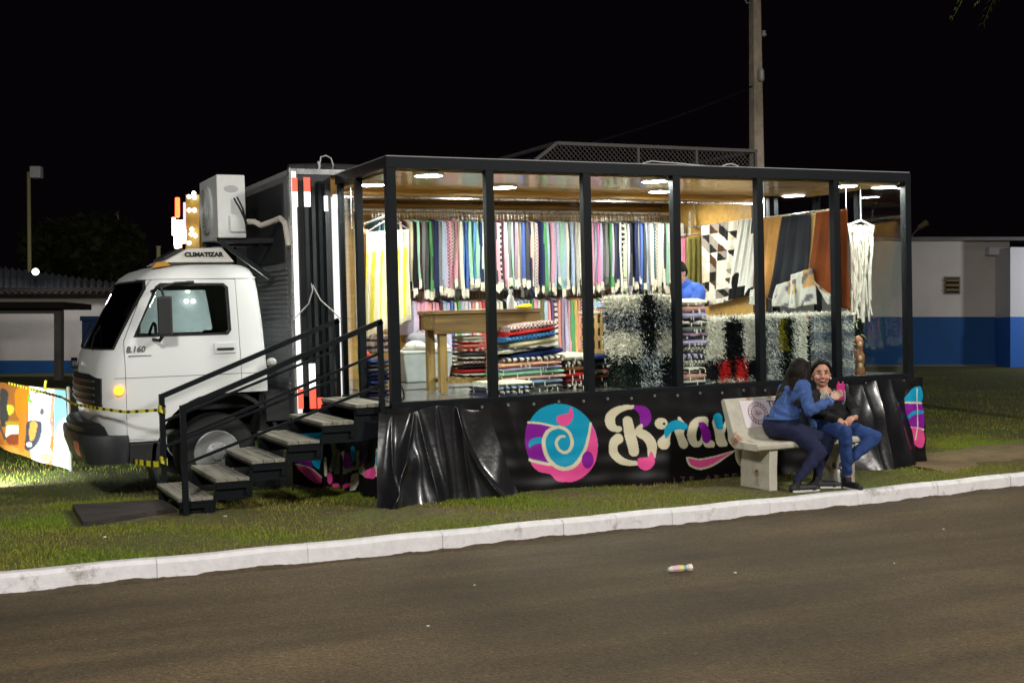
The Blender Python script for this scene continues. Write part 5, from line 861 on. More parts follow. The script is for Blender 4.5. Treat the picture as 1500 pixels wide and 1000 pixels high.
sheet('charcoal_hide', [(1147, 317), (1189, 313), (1184, 425), (1127, 442)], 0, XH-.03, ATT, 'charcoal black hide hanging next to the brown hide', 'hide', 20, 30, .02, flat(46, 48, 54), edge=.03)
sheet('beige_hide', [(1188, 313), (1198, 312), (1190, 410), (1178, 418)], 0, XH-.01, ATT, 'narrow pale beige hide between the charcoal and brown hides', 'hide', 10, 24, .012, flat(212, 172, 110))
sheet('brown_hide', [(1195, 311), (1240, 306), (1243, 458), (1183, 414)], 0, XH-.04, ATT, 'reddish brown hide hanging at the end of the rail by the front glass', 'hide', 24, 34, .015, flat(128, 66, 30), edge=.02)
def lob(U, V_): c = np.tile(np.array(lin(214, 216, 205)), (len(U), 1)); c[(U > .55) & (V_ < .5)] = lin(200, 160, 100); c[blob(U, V_, 4, 1.4)] = lin(110, 110, 115); return c
for q, lab in (([(1136, 418), (1166, 408), (1168, 452), (1128, 448)], 'small white and tan hide piece draped beneath the charcoal hide'), ([(1160, 402), (1190, 392), (1194, 445), (1158, 452)], 'pale hide piece with tan top draped under the beige hide'), ([(1190, 410), (1202, 420), (1226, 440), (1214, 446)], 'white curling strip of hide in front of the brown hide'), ([(1100, 425), (1115, 420), (1116, 448), (1098, 446)], 'small white hide corner under the tan hide')): sheet('hide_piece', q, 0, XH-.10, ATT, lab, 'hide', 16, 16, .02, lob, 1.5)
# macrame of white cords
mc = on(1261, 330, 1, .34); t = thing('macrame_hanging', 'white cord macrame hanging from a hook near the right glass', 'macrame', mc); CW = mat('cotton_cord', lin(222, 218, 205), .9, bump=.5, bscale=120)
obj('hanger', MB().tube([mc+np.array((-.17, 0, .0)), mc+np.array((0, 0, .05)), mc+np.array((.16, 0, -.01))], .012).tube([mc+np.array((0, 0, .05)), mc+np.array((0, 0, .16)), (mc[0], mc[1], 1.955)], .004), CW, t)
for k in range(26):
    s = k/25; xo = -.16+.32*s; dr = .9+.12*math.sin(k*2.3); pts = [mc+np.array((xo, .02*math.sin(k*5), -.0)), mc+np.array((xo*.8+.02*math.sin(k*3), .03*math.sin(k), -.22)), mc+np.array((xo*.62+.03*math.sin(k*1.7), .03*math.cos(k*2), -.5)), mc+np.array((xo*.72+.03*math.sin(k*2.9), .02*math.cos(k), -dr))]
    obj('cord', MB().tube(smooth_poly(pts, False, 4), .009 if k % 3 else .014, 5), CW, t)
for k in range(5): obj('knot', MB().ell(mc+np.array((-.13+.065*k, -.01, -.06-.05*(k % 2))), (.024, .02, .03), 8, 6), CW, t)
bt = on(1240, 345, 1, .22); t = thing('bead_string', 'string of pale beads hanging beside the white macrame', 'beads', bt); obj('string', MB().tube([(bt[0], bt[1], 1.955), (bt[0], bt[1], on(1240, 458, 1, .22)[2])], .002, 5), CW, t)
BD = mat('bead_pale', lin(225, 215, 180), .35)
for k in range(13): q = on(1237+.45*k, 345+9*k, 1, .22); obj('bead', MB().ell((bt[0], bt[1], q[2]), (.011, .011, .011), 8, 6), BD, t)
# carved totem and plant
tq = on(1258, 545, 1, .30); tq[2] = 0; t = thing('carved_totem', 'small carved wooden totem figure standing by the right glass', 'statue', tq)
obj('body', MB().lathe([(.06, 0), (.065, .05), (.05, .09), (.062, .13), (.065, .2), (.045, .24), (.05, .29), (.055, .33), (.04, .38), (.0001, .41)], tq, 2, 14), wood('totem_wood', (.32, .13, .05), (.14, .05, .02), .5, 2, 4), t, smooth=True); 
for z in (.09, .17, .31): obj('face_plate', MB().ell(tq+np.array((-.02, -.052, z)), (.028, .014, .03), 8, 6), mat('totem_pale', (.45, .36, .22), .6), t)
pq = np.array((5.50, .62, 0.)); t = thing('potted_plant', 'tall leafy plant in a dark pot standing inside the right glass corner', 'plant', pq); obj('pot', MB().lathe([(.10, 0), (.13, .22), (.12, .22), (.0001, .2)], pq, 2, 20), BLK, t, smooth=True); LF = mat('plant_leaf', (.06, .12, .025), .5, var=.3)
obj('stem', MB().tube([pq+np.array((0, 0, .15)), pq+np.array((.01, 0, .5)), pq+np.array((0, .02, .8))], .014), mat('bark', (0, 0, 0)), t)
for k in range(22):
    a = k*2.4; z0 = .3+.025*k; b0 = pq+np.array((0, 0, z0)); dv = np.array((math.cos(a), math.sin(a), .25)); l_ = .17+.06*math.sin(k); sd_ = np.array((-math.sin(a), math.cos(a), 0))*.02; m1 = b0+dv*l_*.55+np.array((0, 0, .03)); e = b0+dv*l_+np.array((0, 0, -.06))
    obj('leaf', MB().add([b0, m1-sd_, e, m1+sd_, m1+np.array((0, 0, -.01))], [(0, 1, 4), (1, 2, 4), (2, 3, 4), (3, 0, 4)]), LF, t, recalc=False)
# ---- folded stacks -------------------------------------------------------
def folded(name, px0, px1, py0, py1, Yf, dep, rgb, kind, label, group, tilt=0, fr=True, z=None, cat='blanket'):
    a = on(px0, (py0+py1)/2, 1, Yf); b = on(px1, (py0+py1)/2, 1, Yf); zt_, zb2 = on((px0+px1)/2, py0, 1, Yf)[2], on((px0+px1)/2, py1, 1, Yf)[2]
    if z: zb2, zt_ = z
    zb2 = max(zb2, .0); h = max(zt_-zb2, .015); x0, x1 = a[0], b[0]; n1, n2 = 12, 6; mb = MB(); vs = []; sec = []
    for k in range(12): an = 2*math.pi*k/12; c_, s_ = math.cos(an), math.sin(an); sec.append((math.copysign(abs(c_)**.55, c_), math.copysign(abs(s_)**.7, s_)))
    ph = random.random()*6
    for i in range(n1+1):
        u = i/n1; x = x0+(x1-x0)*u; e = min(1, .75+.25*math.sin(math.pi*min(1, max(0, u)))*2)
        for (c_, s_) in sec: vs.append((x, Yf+dep/2+c_*dep/2*(1-.03*math.sin(u*9+ph)), (zb2+zt_)/2+s_*h/2*e*(1+.10*math.sin(u*9+ph+c_)+.06*math.sin(u*21+ph*2))+tilt*(u-.5)))
    fs = [tuple(range(12)), tuple(n1*12+i for i in range(12))]
    for i in range(n1): fs += [(i*12+k, i*12+(k+1) % 12, (i+1)*12+(k+1) % 12, (i+1)*12+k) for k in range(12)]
    loc = ((x0+x1)/2, Yf+dep/2, zb2); t = obj(name, MB().add(vs, fs), fab(rgb, kind), label=label, cat=cat, group=group, loc=loc, smooth=True)
    if fr:
        m2 = MB()
        for k in range(4):
            x = x0+(x1-x0)*random.random(); l_ = .02+.03*random.random(); zz = zb2+h*.5+tilt*((x-x0)/(x1-x0)-.5); m2.add([(x-.004, Yf-.003, zz), (x+.004, Yf-.003, zz), (x+.006, Yf-.008, zz-l_), (x-.006, Yf-.008, zz-l_)], [(0, 1, 2, 3)])
        obj('tassels', m2, FRG, t, recalc=False)
    return t
def pile(rows, Yf, dep, where, group, x0=None, kinds=None, tilt=0, cat='blanket', noun='folded blanket', fr=True):
    # rows from the bottom: (px0, px1, py_bottom, py_top, colour[:kind], extra words)
    for i, r_ in enumerate(rows):
        k, kind = (r_[4].split(':')+['plain'])[:2]; folded(noun.replace(' ', '_'), r_[0]+random.uniform(-2, 2.5), r_[1]+random.uniform(-4, 2), r_[3], r_[2]+1, Yf+random.uniform(-.015, .015), dep, lin(*NAMES[k]), kind, '%s %s%s%s' % (W(k), dict(plain='', check='checked ', zstripe='striped ', xstripe='striped ')[kind], noun, ' '+where+(' '+r_[5] if len(r_) > 5 else '')), group, tilt*(.6+.4*random.random()), fr, cat=cat)
pile([(711, 776, 583, 577, 'navy:zstripe'), (713, 776, 577, 571, 'cream:xstripe'), (714, 777, 571, 565, 'paleblue:xstripe'), (716, 779, 565, 558, 'cream')], .13, .40, 'in the low pile right against the front glass', 'low pile by the glass')
pile([(782, 829, 578, 571, 'grey'), (780, 829, 571, 563, 'white:zstripe'), (736, 828, 563, 556, 'paleblue'), (735, 828, 556, 549, 'pinkbeige'), (734, 826, 549, 542, 'mint'), (735, 824, 542, 536, 'lilac'), (736, 826, 536, 529, 'peach'), (738, 824, 529, 521, 'white:xstripe')], .40, .5, 'in the middle heap of blankets', 'middle heap of blankets', tilt=.012)
pile([(750, 826, 523, 513, 'navy'), (736, 822, 514, 505, 'white:zstripe'), (746, 820, 506, 497, 'beige'), (744, 818, 498, 488, 'sky:check'), (748, 816, 489, 481, 'red'), (750, 820, 483, 472, 'maroon:check')], .42, .42, 'on top of the middle heap', 'top of the middle heap', tilt=.06, fr=False)
pile([(830, 912, 576, 569, 'brown'), (830, 868, 569, 561, 'black:xstripe'), (830, 868, 561, 553, 'maroon'), (829, 868, 553, 544, 'red'), (829, 867, 544, 536, 'brown'), (828, 867, 536, 527, 'black:xstripe'), (828, 866, 527, 517, 'cream')], .45, .45, 'in the dark pile beside the middle heap', 'dark pile')
pile([(871, 914, 571, 563, 'navy:xstripe'), (871, 913, 563, 555, 'dteal'), (871, 913, 555, 547, 'brown'), (870, 912, 547, 538, 'red:zstripe'), (870, 910, 538, 529, 'dgrey'), (870, 905, 529, 519, 'navy')], .47, .45, 'in the pile before the wicker basket', 'pile before the basket')
pile([(898, 926, 530-9*k, 521-9*k, c) for k, c in enumerate('lilac white:zstripe grey paleblue navy cream blue:check white red:check paleblue'.split())], .95, .4, 'in the tall stack behind the shaggy rugs', 'tall stack behind shaggy rugs')
pile([(988, 1036, 566-9.9*k, 556-9.9*k, c) for k, c in enumerate('grey:zstripe pinkbeige white:zstripe white:check lilac:xstripe black:check lilac mauve:zstripe grey black:zstripe lilac pinkbeige white'.split())], .13, .45, 'in the striped rug stack behind the post', 'striped rug stack', noun='folded rug', cat='rug')
# dark folded jeans and upright bands by the door
pile([(543, 572, 588-6.2*k, 582-6.2*k, c) for k, c in enumerate('brown navy black dgrey navy black navy dgrey black navy'.split())], .78, .35, 'in the dark stack beside the shop door', 'dark stack by the door', fr=False)
sheet('printed_board', [(524, 510), (541, 516), (538, 588), (526, 586)], 1, .98, mat('board_bands', (1, 1, 1), .5, var=0, attr='tint'), 'upright board with red, yellow and green bands inside the door', 'board', 24, 20, .0, lambda U, V_: np.where((U > .6)[:, None], np.array(lin(235, 60, 30)), np.where((U < .25)[:, None] & (V_ < .5)[:, None], np.array(lin(60, 160, 60)), np.array(lin(225, 215, 60)))), th=.02)
# shaggy rugs
SHG = mat('shag_yarn', (1, 1, 1), .95, var=.1, attr='tint', spec=.15)
def shag(name, px0, px1, py0, py1, Yf, dep, colf, label, n=5200, seed=1, ln=.028, cat='rug'):
    x0, x1 = on(px0, 500, 1, Yf)[0], on(px1, 500, 1, Yf)[0]; z1 = on((px0+px1)/2, py0, 1, Yf)[2]; z0 = 0.; g = np.random.default_rng(seed); loc = np.array(((x0+x1)/2, Yf+dep/2, 0))
    t = thing(name, label, cat, loc); mb = MB(); nu, nv = 10, 16; vs = []
    core = MB().box(x0+.015, x1-.015, Yf+.02, Yf+dep-.02, .0, z1-.03); obj('folded_core', core, mat('shag_core', (.30, .29, .27), .95), t, bevel=.02)
    face = g.random(n); u = g.random(n); v = g.random(n); P = np.zeros((n, 3)); N = np.zeros((n, 3)); fr = face < .62; tp = (face >= .62) & (face < .8); sl = face >= .8
    P[fr] = np.stack([x0+(x1-x0)*u[fr], np.full(fr.sum(), Yf+.015), z1*v[fr]], 1); N[fr] = (0, -1, 0); P[tp] = np.stack([x0+(x1-x0)*u[tp], Yf+dep*v[tp], np.full(tp.sum(), z1-.03)], 1); N[tp] = (0, -.3, 1); P[sl] = np.stack([np.full(sl.sum(), x0+.015), Yf+dep*u[sl], z1*v[sl]], 1); N[sl] = (-1, 0, 0)
    d = N*g.uniform(.3, 1, n)[:, None]+g.normal(0, .45, (n, 3)); d[:, 2] -= .55*(1-tp); L = ln*g.uniform(.5, 1.3, n); E_ = P+d*L[:, None]; sd_ = np.cross(d, g.normal(size=(n, 3))); sd_ /= np.linalg.norm(sd_, axis=1)[:, None]; wdt = g.uniform(.003, .006, n)[:, None]
    E_[:, 1] = np.maximum(E_[:, 1], .052)
    E_[:, 2] = np.maximum(E_[:, 2], .003); V = np.stack([P-sd_*wdt, P+sd_*wdt, E_+sd_*wdt*.6, E_-sd_*wdt*.6], 1).reshape(-1, 3); uu = np.where(sl, 0, (P[:, 0]-x0)/(x1-x0)); vv = np.where(tp, 1, P[:, 2]/z1); c = colf(uu, vv, g)
    me = fast('yarn_pile', V-loc, np.arange(4*n).reshape(-1, 4)); setcol(me, np.repeat(c, 4, 0)); obj('yarn_pile', me, SHG, t, kind='stuff')
def mix(pal, idx): return np.array([lin(*p) for p in pal])[idx]
def s1(u, v, g):
    n = len(u); i = np.zeros(n, int); q = u+g.normal(0, .07, n); w_ = v+g.normal(0, .05, n); i[(w_ > .62) & (w_ < .86)] = np.where(g.random(((w_ > .62) & (w_ < .86)).sum()) < .45, 2, 1); i[(q > .34) & (q < .68)] = 1; i[w_ < .35] = np.where(g.random((w_ < .35).sum()) < .5, 3, 1); i[(w_ < .4) & (((q > .36) & (q < .46)) | ((q > .58) & (q < .7)))] = 4; i[(w_ < .2) & (q < .3)] = 3; return mix([(240, 235, 218), (16, 18, 22), (170, 175, 178), (26, 44, 38), (225, 230, 235)], i)
def s2(u, v, g):
    n = len(u); i = np.zeros(n, int); q = u+g.normal(0, .06, n); w_ = v+g.normal(0, .04, n); q = u+g.normal(0, .03, n); i[(q > .33) & (q < .70)] = 1; i[(w_ < .36) & (q < .35)] = 2; i[(w_ < .36) & (q > .72)] = 2; i[(w_ < .34) & (((q > .22) & (q < .42)) | ((q > .55) & (q < .75)))] = 3; i[w_ < .05] = 0; i[(w_ > .97)] = 0; return mix([(242, 238, 224), (18, 20, 24), (20, 26, 36), (225, 50, 50)], i)
def s3(u, v, g):
    n = len(u); i = np.where(g.random(n) < .5, 0, 1); q = u+g.normal(0, .06, n); i[(q > .38) & (q < .7)] = 2; i[(q > .33) & (q < .5) & (v > .45)] = 3; i[v > .95] = 0; i[(q > .72)] = 0; return mix([(242, 242, 230), (125, 130, 145), (16, 30, 18), (150, 140, 30)], i)
def s4(u, v, g):
    n = len(u); k = np.floor((v+g.normal(0, .015, n))*7).astype(int); i = np.where(k % 2 == 0, 0, 1); i[g.random(n) < .2] = 2; i[v > .95] = 3; return mix([(165, 173, 180), (228, 230, 223), (105, 115, 130), (242, 240, 228)], i)
shag('shaggy_rug', 915, 986, 432, 570, .15, .40, s1, 'tall shaggy black and white rug folded beside the striped rug stack', 17000, 1)
shag('shaggy_rug', 1036, 1112, 464, 560, .13, .42, s2, 'white shaggy rug with black centre and red tufts behind the front glass', 15000, 2)
shag('shaggy_rug', 1119, 1182, 460, 550, .13, .42, s3, 'grey and white shaggy rug with dark green centre behind the seated women', 13000, 3)
shag('shaggy_rug', 1194, 1251, 457, 550, .13, .42, s4, 'shaggy rug banded in grey and white below the brown hide', 13000, 4, .024)
pile([(1181, 1196, 500-9*k, 491-9*k, c) for k, c in enumerate('black red:check black red:zstripe'.split())], .2, .3, 'in the small roll stack between the shaggy rugs', 'small roll stack', fr=False)
bs = [on(1188, 545, 1, .35)]; t = thing('display_crate', 'dark crate under the small red and black roll stack', 'crate', (bs[0][0], .36, 0)); xx0, xx1 = on(1181, 500, 1, .2)[0], on(1196, 500, 1, .2)[0]; zz = on(1188, 501, 1, .2)[2]
obj('box', MB().box(xx0, xx1, .21, .48, .0, zz), BLK, t, bevel=.008); obj('lid', MB().box(xx0-.006, xx1+.006, .205, .485, zz, zz+.012), BLK, t)
# wooden lattice basket
q0 = on(870, 520, 1, 1.15); q1 = on(898, 458, 1, 1.15); t = thing('wicker_basket', 'tall pale wooden lattice basket behind the folded blankets', 'basket', ((q0[0]+q1[0])/2, 1.3, 0)); WB = wood('wicker', (.62, .42, .16), (.42, .26, .08), .6, 2, 3); xb0, xb1 = q0[0], q1[0]; zt2 = q1[2]
obj('liner', MB().box(xb0+.02, xb1-.02, 1.17, 1.43, .0, zt2-.05), mat('wicker_dark', (.12, .07, .03), .8), t)
for z in np.linspace(.03, zt2-.02, 6): obj('band', MB().box(xb0, xb1, 1.145, 1.16, z, z+.05).box(xb0-.002, xb0+.012, 1.16, 1.44, z, z+.05), WB, t)
for x in np.linspace(xb0+.012, xb1-.035, 4): obj('stave', MB().box(x, x+.03, 1.134, 1.144, .0, zt2), WB, t)
obj('rim', MB().box(xb0-.01, xb1+.01, 1.128, 1.45, zt2, zt2+.022), mat('rim_white', (.75, .72, .6), .6), t)
# rough timber table with slatted shelf
zt3 = on(640, 455, 1, .66)[2]; xa = on(637, 470, 1, .66)[0]; xb3 = on(792, 470, 1, .66)[0]; TWD = wood('rough_timber', (.29, .17, .05), (.11, .06, .02), .6, 0, 2.2); tb = table = thing('timber_table', 'rough brown timber table with thick top and slatted shelf inside the shop', 'table', ((xa+xb3)/2, .85, 0))
obj('top_board', MB().box(xa-.01, xb3+.01, .64, .86, zt3-.035, zt3), TWD, tb, bevel=.006); obj('top_board', MB().box(xa-.01, xb3+.01, .865, 1.08, zt3-.035, zt3-.003), TWD, tb, bevel=.006)
obj('apron', MB().box(xa+.0, xb3, .66, .70, zt3-.215, zt3-.036), TWD, tb, bevel=.006); obj('apron', MB().box(xa, xa+.04, .702, 1.05, zt3-.18, zt3-.036), TWD, tb, bevel=.006); obj('apron', MB().box(xa, xb3, 1.02, 1.06, zt3-.18, zt3-.036), TWD, tb)
for x in (xa+.06, xb3-.12):
    for y in (.665, .97): obj('leg', MB().box(x, x+.072, y+.035, y+.105, .006, zt3-.036), wood('leg_timber', (.50, .34, .12), (.30, .18, .05), .6, 2, 2), tb, bevel=.005)
zsf = on(700, 552, 1, .72)[2]
for y in (.71, 1.02): obj('shelf_rail', MB().box(xa+.118, xb3-.12, y, y+.03, zsf-.05, zsf-.015), wood('leg_timber', (0, 0, 0), (0, 0, 0)), tb)
for k in range(9): x = xa+.14+k*(xb3-xa-.30)/8; obj('slat', MB().box(x-.03, x+.03, .70, 1.055, zsf-.0145, zsf), wood('leg_timber', (0, 0, 0), (0, 0, 0)), tb)
rows = 'black:zstripe red black maroon:check black:zstripe dgrey red:xstripe salmon red:zstripe cream'.split(); zc = zsf; xs0 = on(666, 520, 1, .74)[0]; xs1 = on(699, 520, 1, .74)[0]; xs2 = on(722, 520, 1, .74)[0]
for k, c in enumerate(rows):
    kk, kd = (c.split(':')+['plain'])[:2]; h = (on(680, 492, 1, .74)[2]-zsf)/len(rows); folded('folded_rug', 667, 698, 0, 0, .72, .3, lin(*NAMES[kk]), kd, '%s %sfolded rug in the stack on the table shelf' % (W(kk), dict(plain='', check='checked ', zstripe='striped ', xstripe='striped ')[kd]), 'rugs on the table shelf', fr=False, z=(zc, zc+h), cat='rug'); zc += h
zc = zsf
for k, c in enumerate('cream white:zstripe peach cream:zstripe pinkbeige white'.split()):
    kk, kd = (c.split(':')+['plain'])[:2]; folded('folded_rug', 700, 752, 0, 0, .74, .28, lin(*NAMES[kk]), kd, '%s %sfolded rug in the pale stack on the table shelf' % (W(kk), dict(plain='', check='checked ', zstripe='striped ', xstripe='striped ')[kd]), 'pale rugs on the table shelf', fr=True, z=(zc, zc+.042), cat='rug'); zc += .042
# on the table: spray bottle, yellow cloth, papers
q = on(748, 453, 1, .8); q[2] = zt3-.003; t = thing('spray_bottle', 'white spray bottle standing on the timber table', 'bottle', q); obj('bottle', MB().lathe([(.0001, 0), (.035, .0), (.035, .10), (.02, .13), (.013, .14), (.013, .16)], q, 2, 16), mat('bottle_white', (.75, .75, .75), .4), t, smooth=True); obj('trigger_head', MB().box(q[0]-.012, q[0]+.012, q[1]-.035, q[1]+.02, q[2]+.16, q[2]+.19).box(q[0]-.005, q[0]+.005, q[1]-.03, q[1]-.015, q[2]+.12, q[2]+.16), mat('bottle_white', (0, 0, 0)), t)
q = on(767, 453, 1, .78); q[2] = zt3; t = thing('yellow_cloth', 'yellow folded cloth lying on the timber table', 'cloth', q); obj('fold', MB().ell(q+np.array((0, 0, .018)), (.085, .07, .020), 18, 10), mat('cloth_yellow', lin(240, 215, 40), .9, bump=.5, bscale=30), t, smooth=True); obj('corner_fold', MB().ell(q+np.array((.03, -.02, .034)), (.05, .04, .012), 14, 8), mat('cloth_yellow', (0, 0, 0)), t, smooth=True)
q = on(705, 453, 1, .8); q[2] = zt3; t = thing('paper_sheets', 'white sheets of paper lying on the timber table', 'paper', q)
for k in range(3): obj('page', MB().box(q[0]-.16+.03*k, q[0]+.06+.03*k, q[1]-.08+.01*k, q[1]+.08, q[2]+.0015+.002*k, q[2]+.003+.002*k), mat('paper', (.75, .74, .7), .8), t)
# storage box with cloth on top
bq = np.array((1.30, 2.62, .006)); t = thing('storage_box', 'translucent plastic storage box on the shop floor heaped with white cloth', 'box', bq); PLB = mat('clear_plastic', (.42, .46, .46), .25, var=.2, scale=6)
obj('tub', MB().hexa([(1.10, 2.50, .008), (1.58, 2.50, .008), (1.58, 2.85, .008), (1.10, 2.85, .008)], [(1.05, 2.46, .32), (1.63, 2.46, .32), (1.63, 2.9, .32), (1.05, 2.9, .32)]), PLB, t, bevel=.015); obj('rim', MB().box(1.035, 1.645, 2.445, 2.915, .32, .345), mat('rim_pale', (.62, .63, .6), .4), t, bevel=.006)
t = thing('white_cloth', 'crumpled white cloth heaped on the storage box', 'cloth', (1.35, 2.66, .346)); obj('heap', MB().ell((1.38, 2.66, .36), (.26, .2, .06), 20, 10).ell((1.25, 2.62, .38), (.12, .12, .07)).ell((1.52, 2.64, .37), (.13, .12, .05)), mat('cloth_white', (.7, .7, .64), .9, bump=.7, bscale=18), t, smooth=True); obj('sleeve', MB().tube([(1.2, 2.5, .40), (1.32, 2.47, .38), (1.45, 2.46, .35)], .03, 8), mat('cloth_white', (0, 0, 0)), t, smooth=True)
t = thing('grey_bag', 'soft grey bag on top of the white cloth heap', 'bag', (1.35, 2.7, .42)); obj('bag', MB().ell((1.33, 2.72, .47), (.13, .1, .07), 18, 10).ell((1.45, 2.72, .46), (.12, .09, .05)), mat('bag_grey', (.28, .28, .32), .8, bump=.5, bscale=15), t, smooth=True); obj('handle', MB().tube([(1.28, 2.7, .52), (1.33, 2.7, .57), (1.40, 2.7, .52)], .01), mat('bag_grey', (0, 0, 0)), t)
# yellow and white hangings by the door
def ystr(U, V_): c = np.tile(np.array(lin(238, 232, 205)), (len(U), 1)); k = (U*5.5+.3*np.sin(V_*2)) % 1; c[(k < .42) & (V_ > .2)] = lin(228, 220, 70); c[(V_ > .93)] = lin(225, 215, 190); return c
YC = mat('yellow_cloth_print', (1, 1, 1), .9, var=.08, attr='tint', bump=.3, bscale=40)
sheet('yellow_throw', [(536, 340), (598, 336), (601, 470), (534, 497)], 1, 1.12, YC, 'yellow and white striped throw hanging just inside the shop door', 'throw', 60, 40, .02, ystr, 4)
sheet('beige_throw', [(519, 336), (533, 334), (533, 492), (521, 490)], 1, 1.24, fab(lin(205, 190, 165)), 'plain beige throw hanging beside the yellow throw', 'throw', 12, 20, .012); sheet('brown_throw', [(531, 336), (538, 336), (537, 490), (529, 490)], 1, 1.20, fab(lin(140, 100, 65)), 'narrow brown throw hanging behind the yellow throw', 'throw', 8, 20, .01)
sheet('patterned_throw', [(524, 490), (570, 490), (570, 516), (528, 518)], 1, 1.3, fab(lin(200, 180, 170), 'zstripe'), 'pale throw with dark dashes hanging below the yellow throw', 'throw', 20, 12, .012)
hg = thing('door_rail', 'white rail and hangers holding the yellow throw', 'rail', on(520, 332, 1, 1.2)); obj('tube', MB().tube([on(515, 336, 1, 1.25), on(566, 316, 1, 1.0)], .01), ALU, hg); obj('hanger', MB().tube([on(537, 340, 1, 1.12), on(570, 320, 1, 1.12), on(599, 336, 1, 1.12)], .008).tube([on(570, 320, 1, 1.12), (on(570, 320, 1, 1.12)[0], 1.12, 1.955)], .004), ALU, hg); obj('drop', MB().tube([on(566, 316, 1, 1.0), (on(566, 316, 1, 1.0)[0], 1.0, 1.955)], .006).tube([on(515, 336, 1, 1.25), (on(515, 336, 1, 1.25)[0], 1.25, 1.955)], .006), ALU, hg)
cq = [on(x, y, 1, .16) for x, y in ((583, 560), (589, 568), (592, 580), (589, 589))]; cq[-1][2] = .004; obj('floor_cable', MB().tube(smooth_poly(cq, False), .008), BLK, label='black cable curling onto the floor by the corner post', cat='cable', loc=tuple(cq[-1]))
# ================================================================ PEOPLE
def axes(fwd, upv=(0, 0, 1)):
    f = np.array(fwd, float); f /= np.linalg.norm(f); s = np.cross(f, np.array(upv, float)); s /= np.linalg.norm(s); u = np.cross(s, f); return np.stack([s, f, u], 1)   # columns: right, forward, up
class Fig:
    def __init__(s): s.p = []
    def cap(s, a, b, ra, rb, m): s.p.append(('c', np.array(a, float), np.array(b, float), ra, rb, m)); return s
    def chain(s, pts, rs, m):
        for i in range(len(pts)-1): s.cap(pts[i], pts[i+1], rs[i], rs[i+1], m)
        return s
    def ell(s, c, r, m, R=None): s.p.append(('e', np.array(c, float), np.array(r, float), np.eye(3) if R is None else R, 0, m)); return s
    def dist(s, P, q):
        if q[0] == 'c':
            _, a, b, ra, rb, m = q; d = b-a; L = d@d+1e-12; t = np.clip(((P-a)@d)/L, 0, 1); return np.linalg.norm(P-a-t[:, None]*d, axis=1)-(ra+(rb-ra)*t)
        _, c, r, R, _, m = q; l = (P-c)@R/r; k = np.linalg.norm(l, axis=1); return (k-1)*r.min()*np.where(k < 1, 1, 1)
    def mesh(s, name, voxel, off, smooth=7):
        mb = MB()
        for q in s.p:
            if q[0] == 'c':
                _, a, b, ra, rb, m = q; d = b-a; L = np.linalg.norm(d); d = d/(L+1e-9); pts = []; rs = []
                for k in range(5): an = math.pi/2*k/5; pts.append(a-d*ra*math.cos(an)); rs.append(max(ra*math.sin(an), ra*.12))
                pts.append(a); rs.append(ra); pts.append(b); rs.append(rb)
                for k in range(1, 6): an = math.pi/2*k/5; pts.append(b+d*rb*math.sin(an)); rs.append(max(rb*math.cos(an), rb*.12))
                mb.tube(pts, rs, 14)
            else:
                _, c, r, R, _, m = q; e = MB().ell((0, 0, 0), (1, 1, 1), 22, 14); mb.add([tuple(c+R@(np.array(v)*r)) for v in e.v], e.f)
        me = mb.mesh(name); finish(me); o = bpy.data.objects.new('tmp', me); COL.objects.link(o); rm = o.modifiers.new('r', 'REMESH'); rm.mode = 'VOXEL'; rm.voxel_size = voxel; sm = o.modifiers.new('s', 'SMOOTH'); sm.iterations = smooth; sm.factor = .5
        dg = bpy.context.evaluated_depsgraph_get(); out = bpy.data.meshes.new_from_object(o.evaluated_get(dg)); bpy.data.objects.remove(o); out.materials.clear()
        n = len(out.polygons); C = np.zeros(n*3); out.polygons.foreach_get('center', C); C = C.reshape(-1, 3); D = np.stack([s.dist(C, q) for q in s.p], 1); idx = np.array([q[5] for q in s.p])[D.argmin(1)]
        self_amp = s.wr if hasattr(s, 'wr') else {}
        if self_amp:
            nv = len(out.vertices); VC = np.zeros(nv*3); out.vertices.foreach_get('co', VC); VC = VC.reshape(-1, 3); NN = np.zeros(nv*3); out.vertex_normals.foreach_get('vector', NN); NN = NN.reshape(-1, 3)
            vi = np.array([q[5] for q in s.p])[np.stack([s.dist(VC, q) for q in s.p], 1).argmin(1)]; A = np.zeros(nv)
            for k, v in self_amp.items(): A[vi == k] = v
            x, y, z = VC.T; w1 = np.sin(38*(z+.6*x)+4*np.sin(11*y+5*z))*np.sin(21*(y-x)+3*np.sin(13*z)+1); w2 = np.sin(95*(z-.5*x)+5*np.sin(23*y+9*x)); VC = VC+NN*(A*(w1+.35*w2*np.clip(w1+.4, 0, 1)))[:, None]; out.vertices.foreach_set('co', VC.ravel())
        out.polygons.foreach_set('material_index', idx.astype(np.int32)); out.polygons.foreach_set('use_smooth', np.ones(n, bool)); shift(out, off); return out
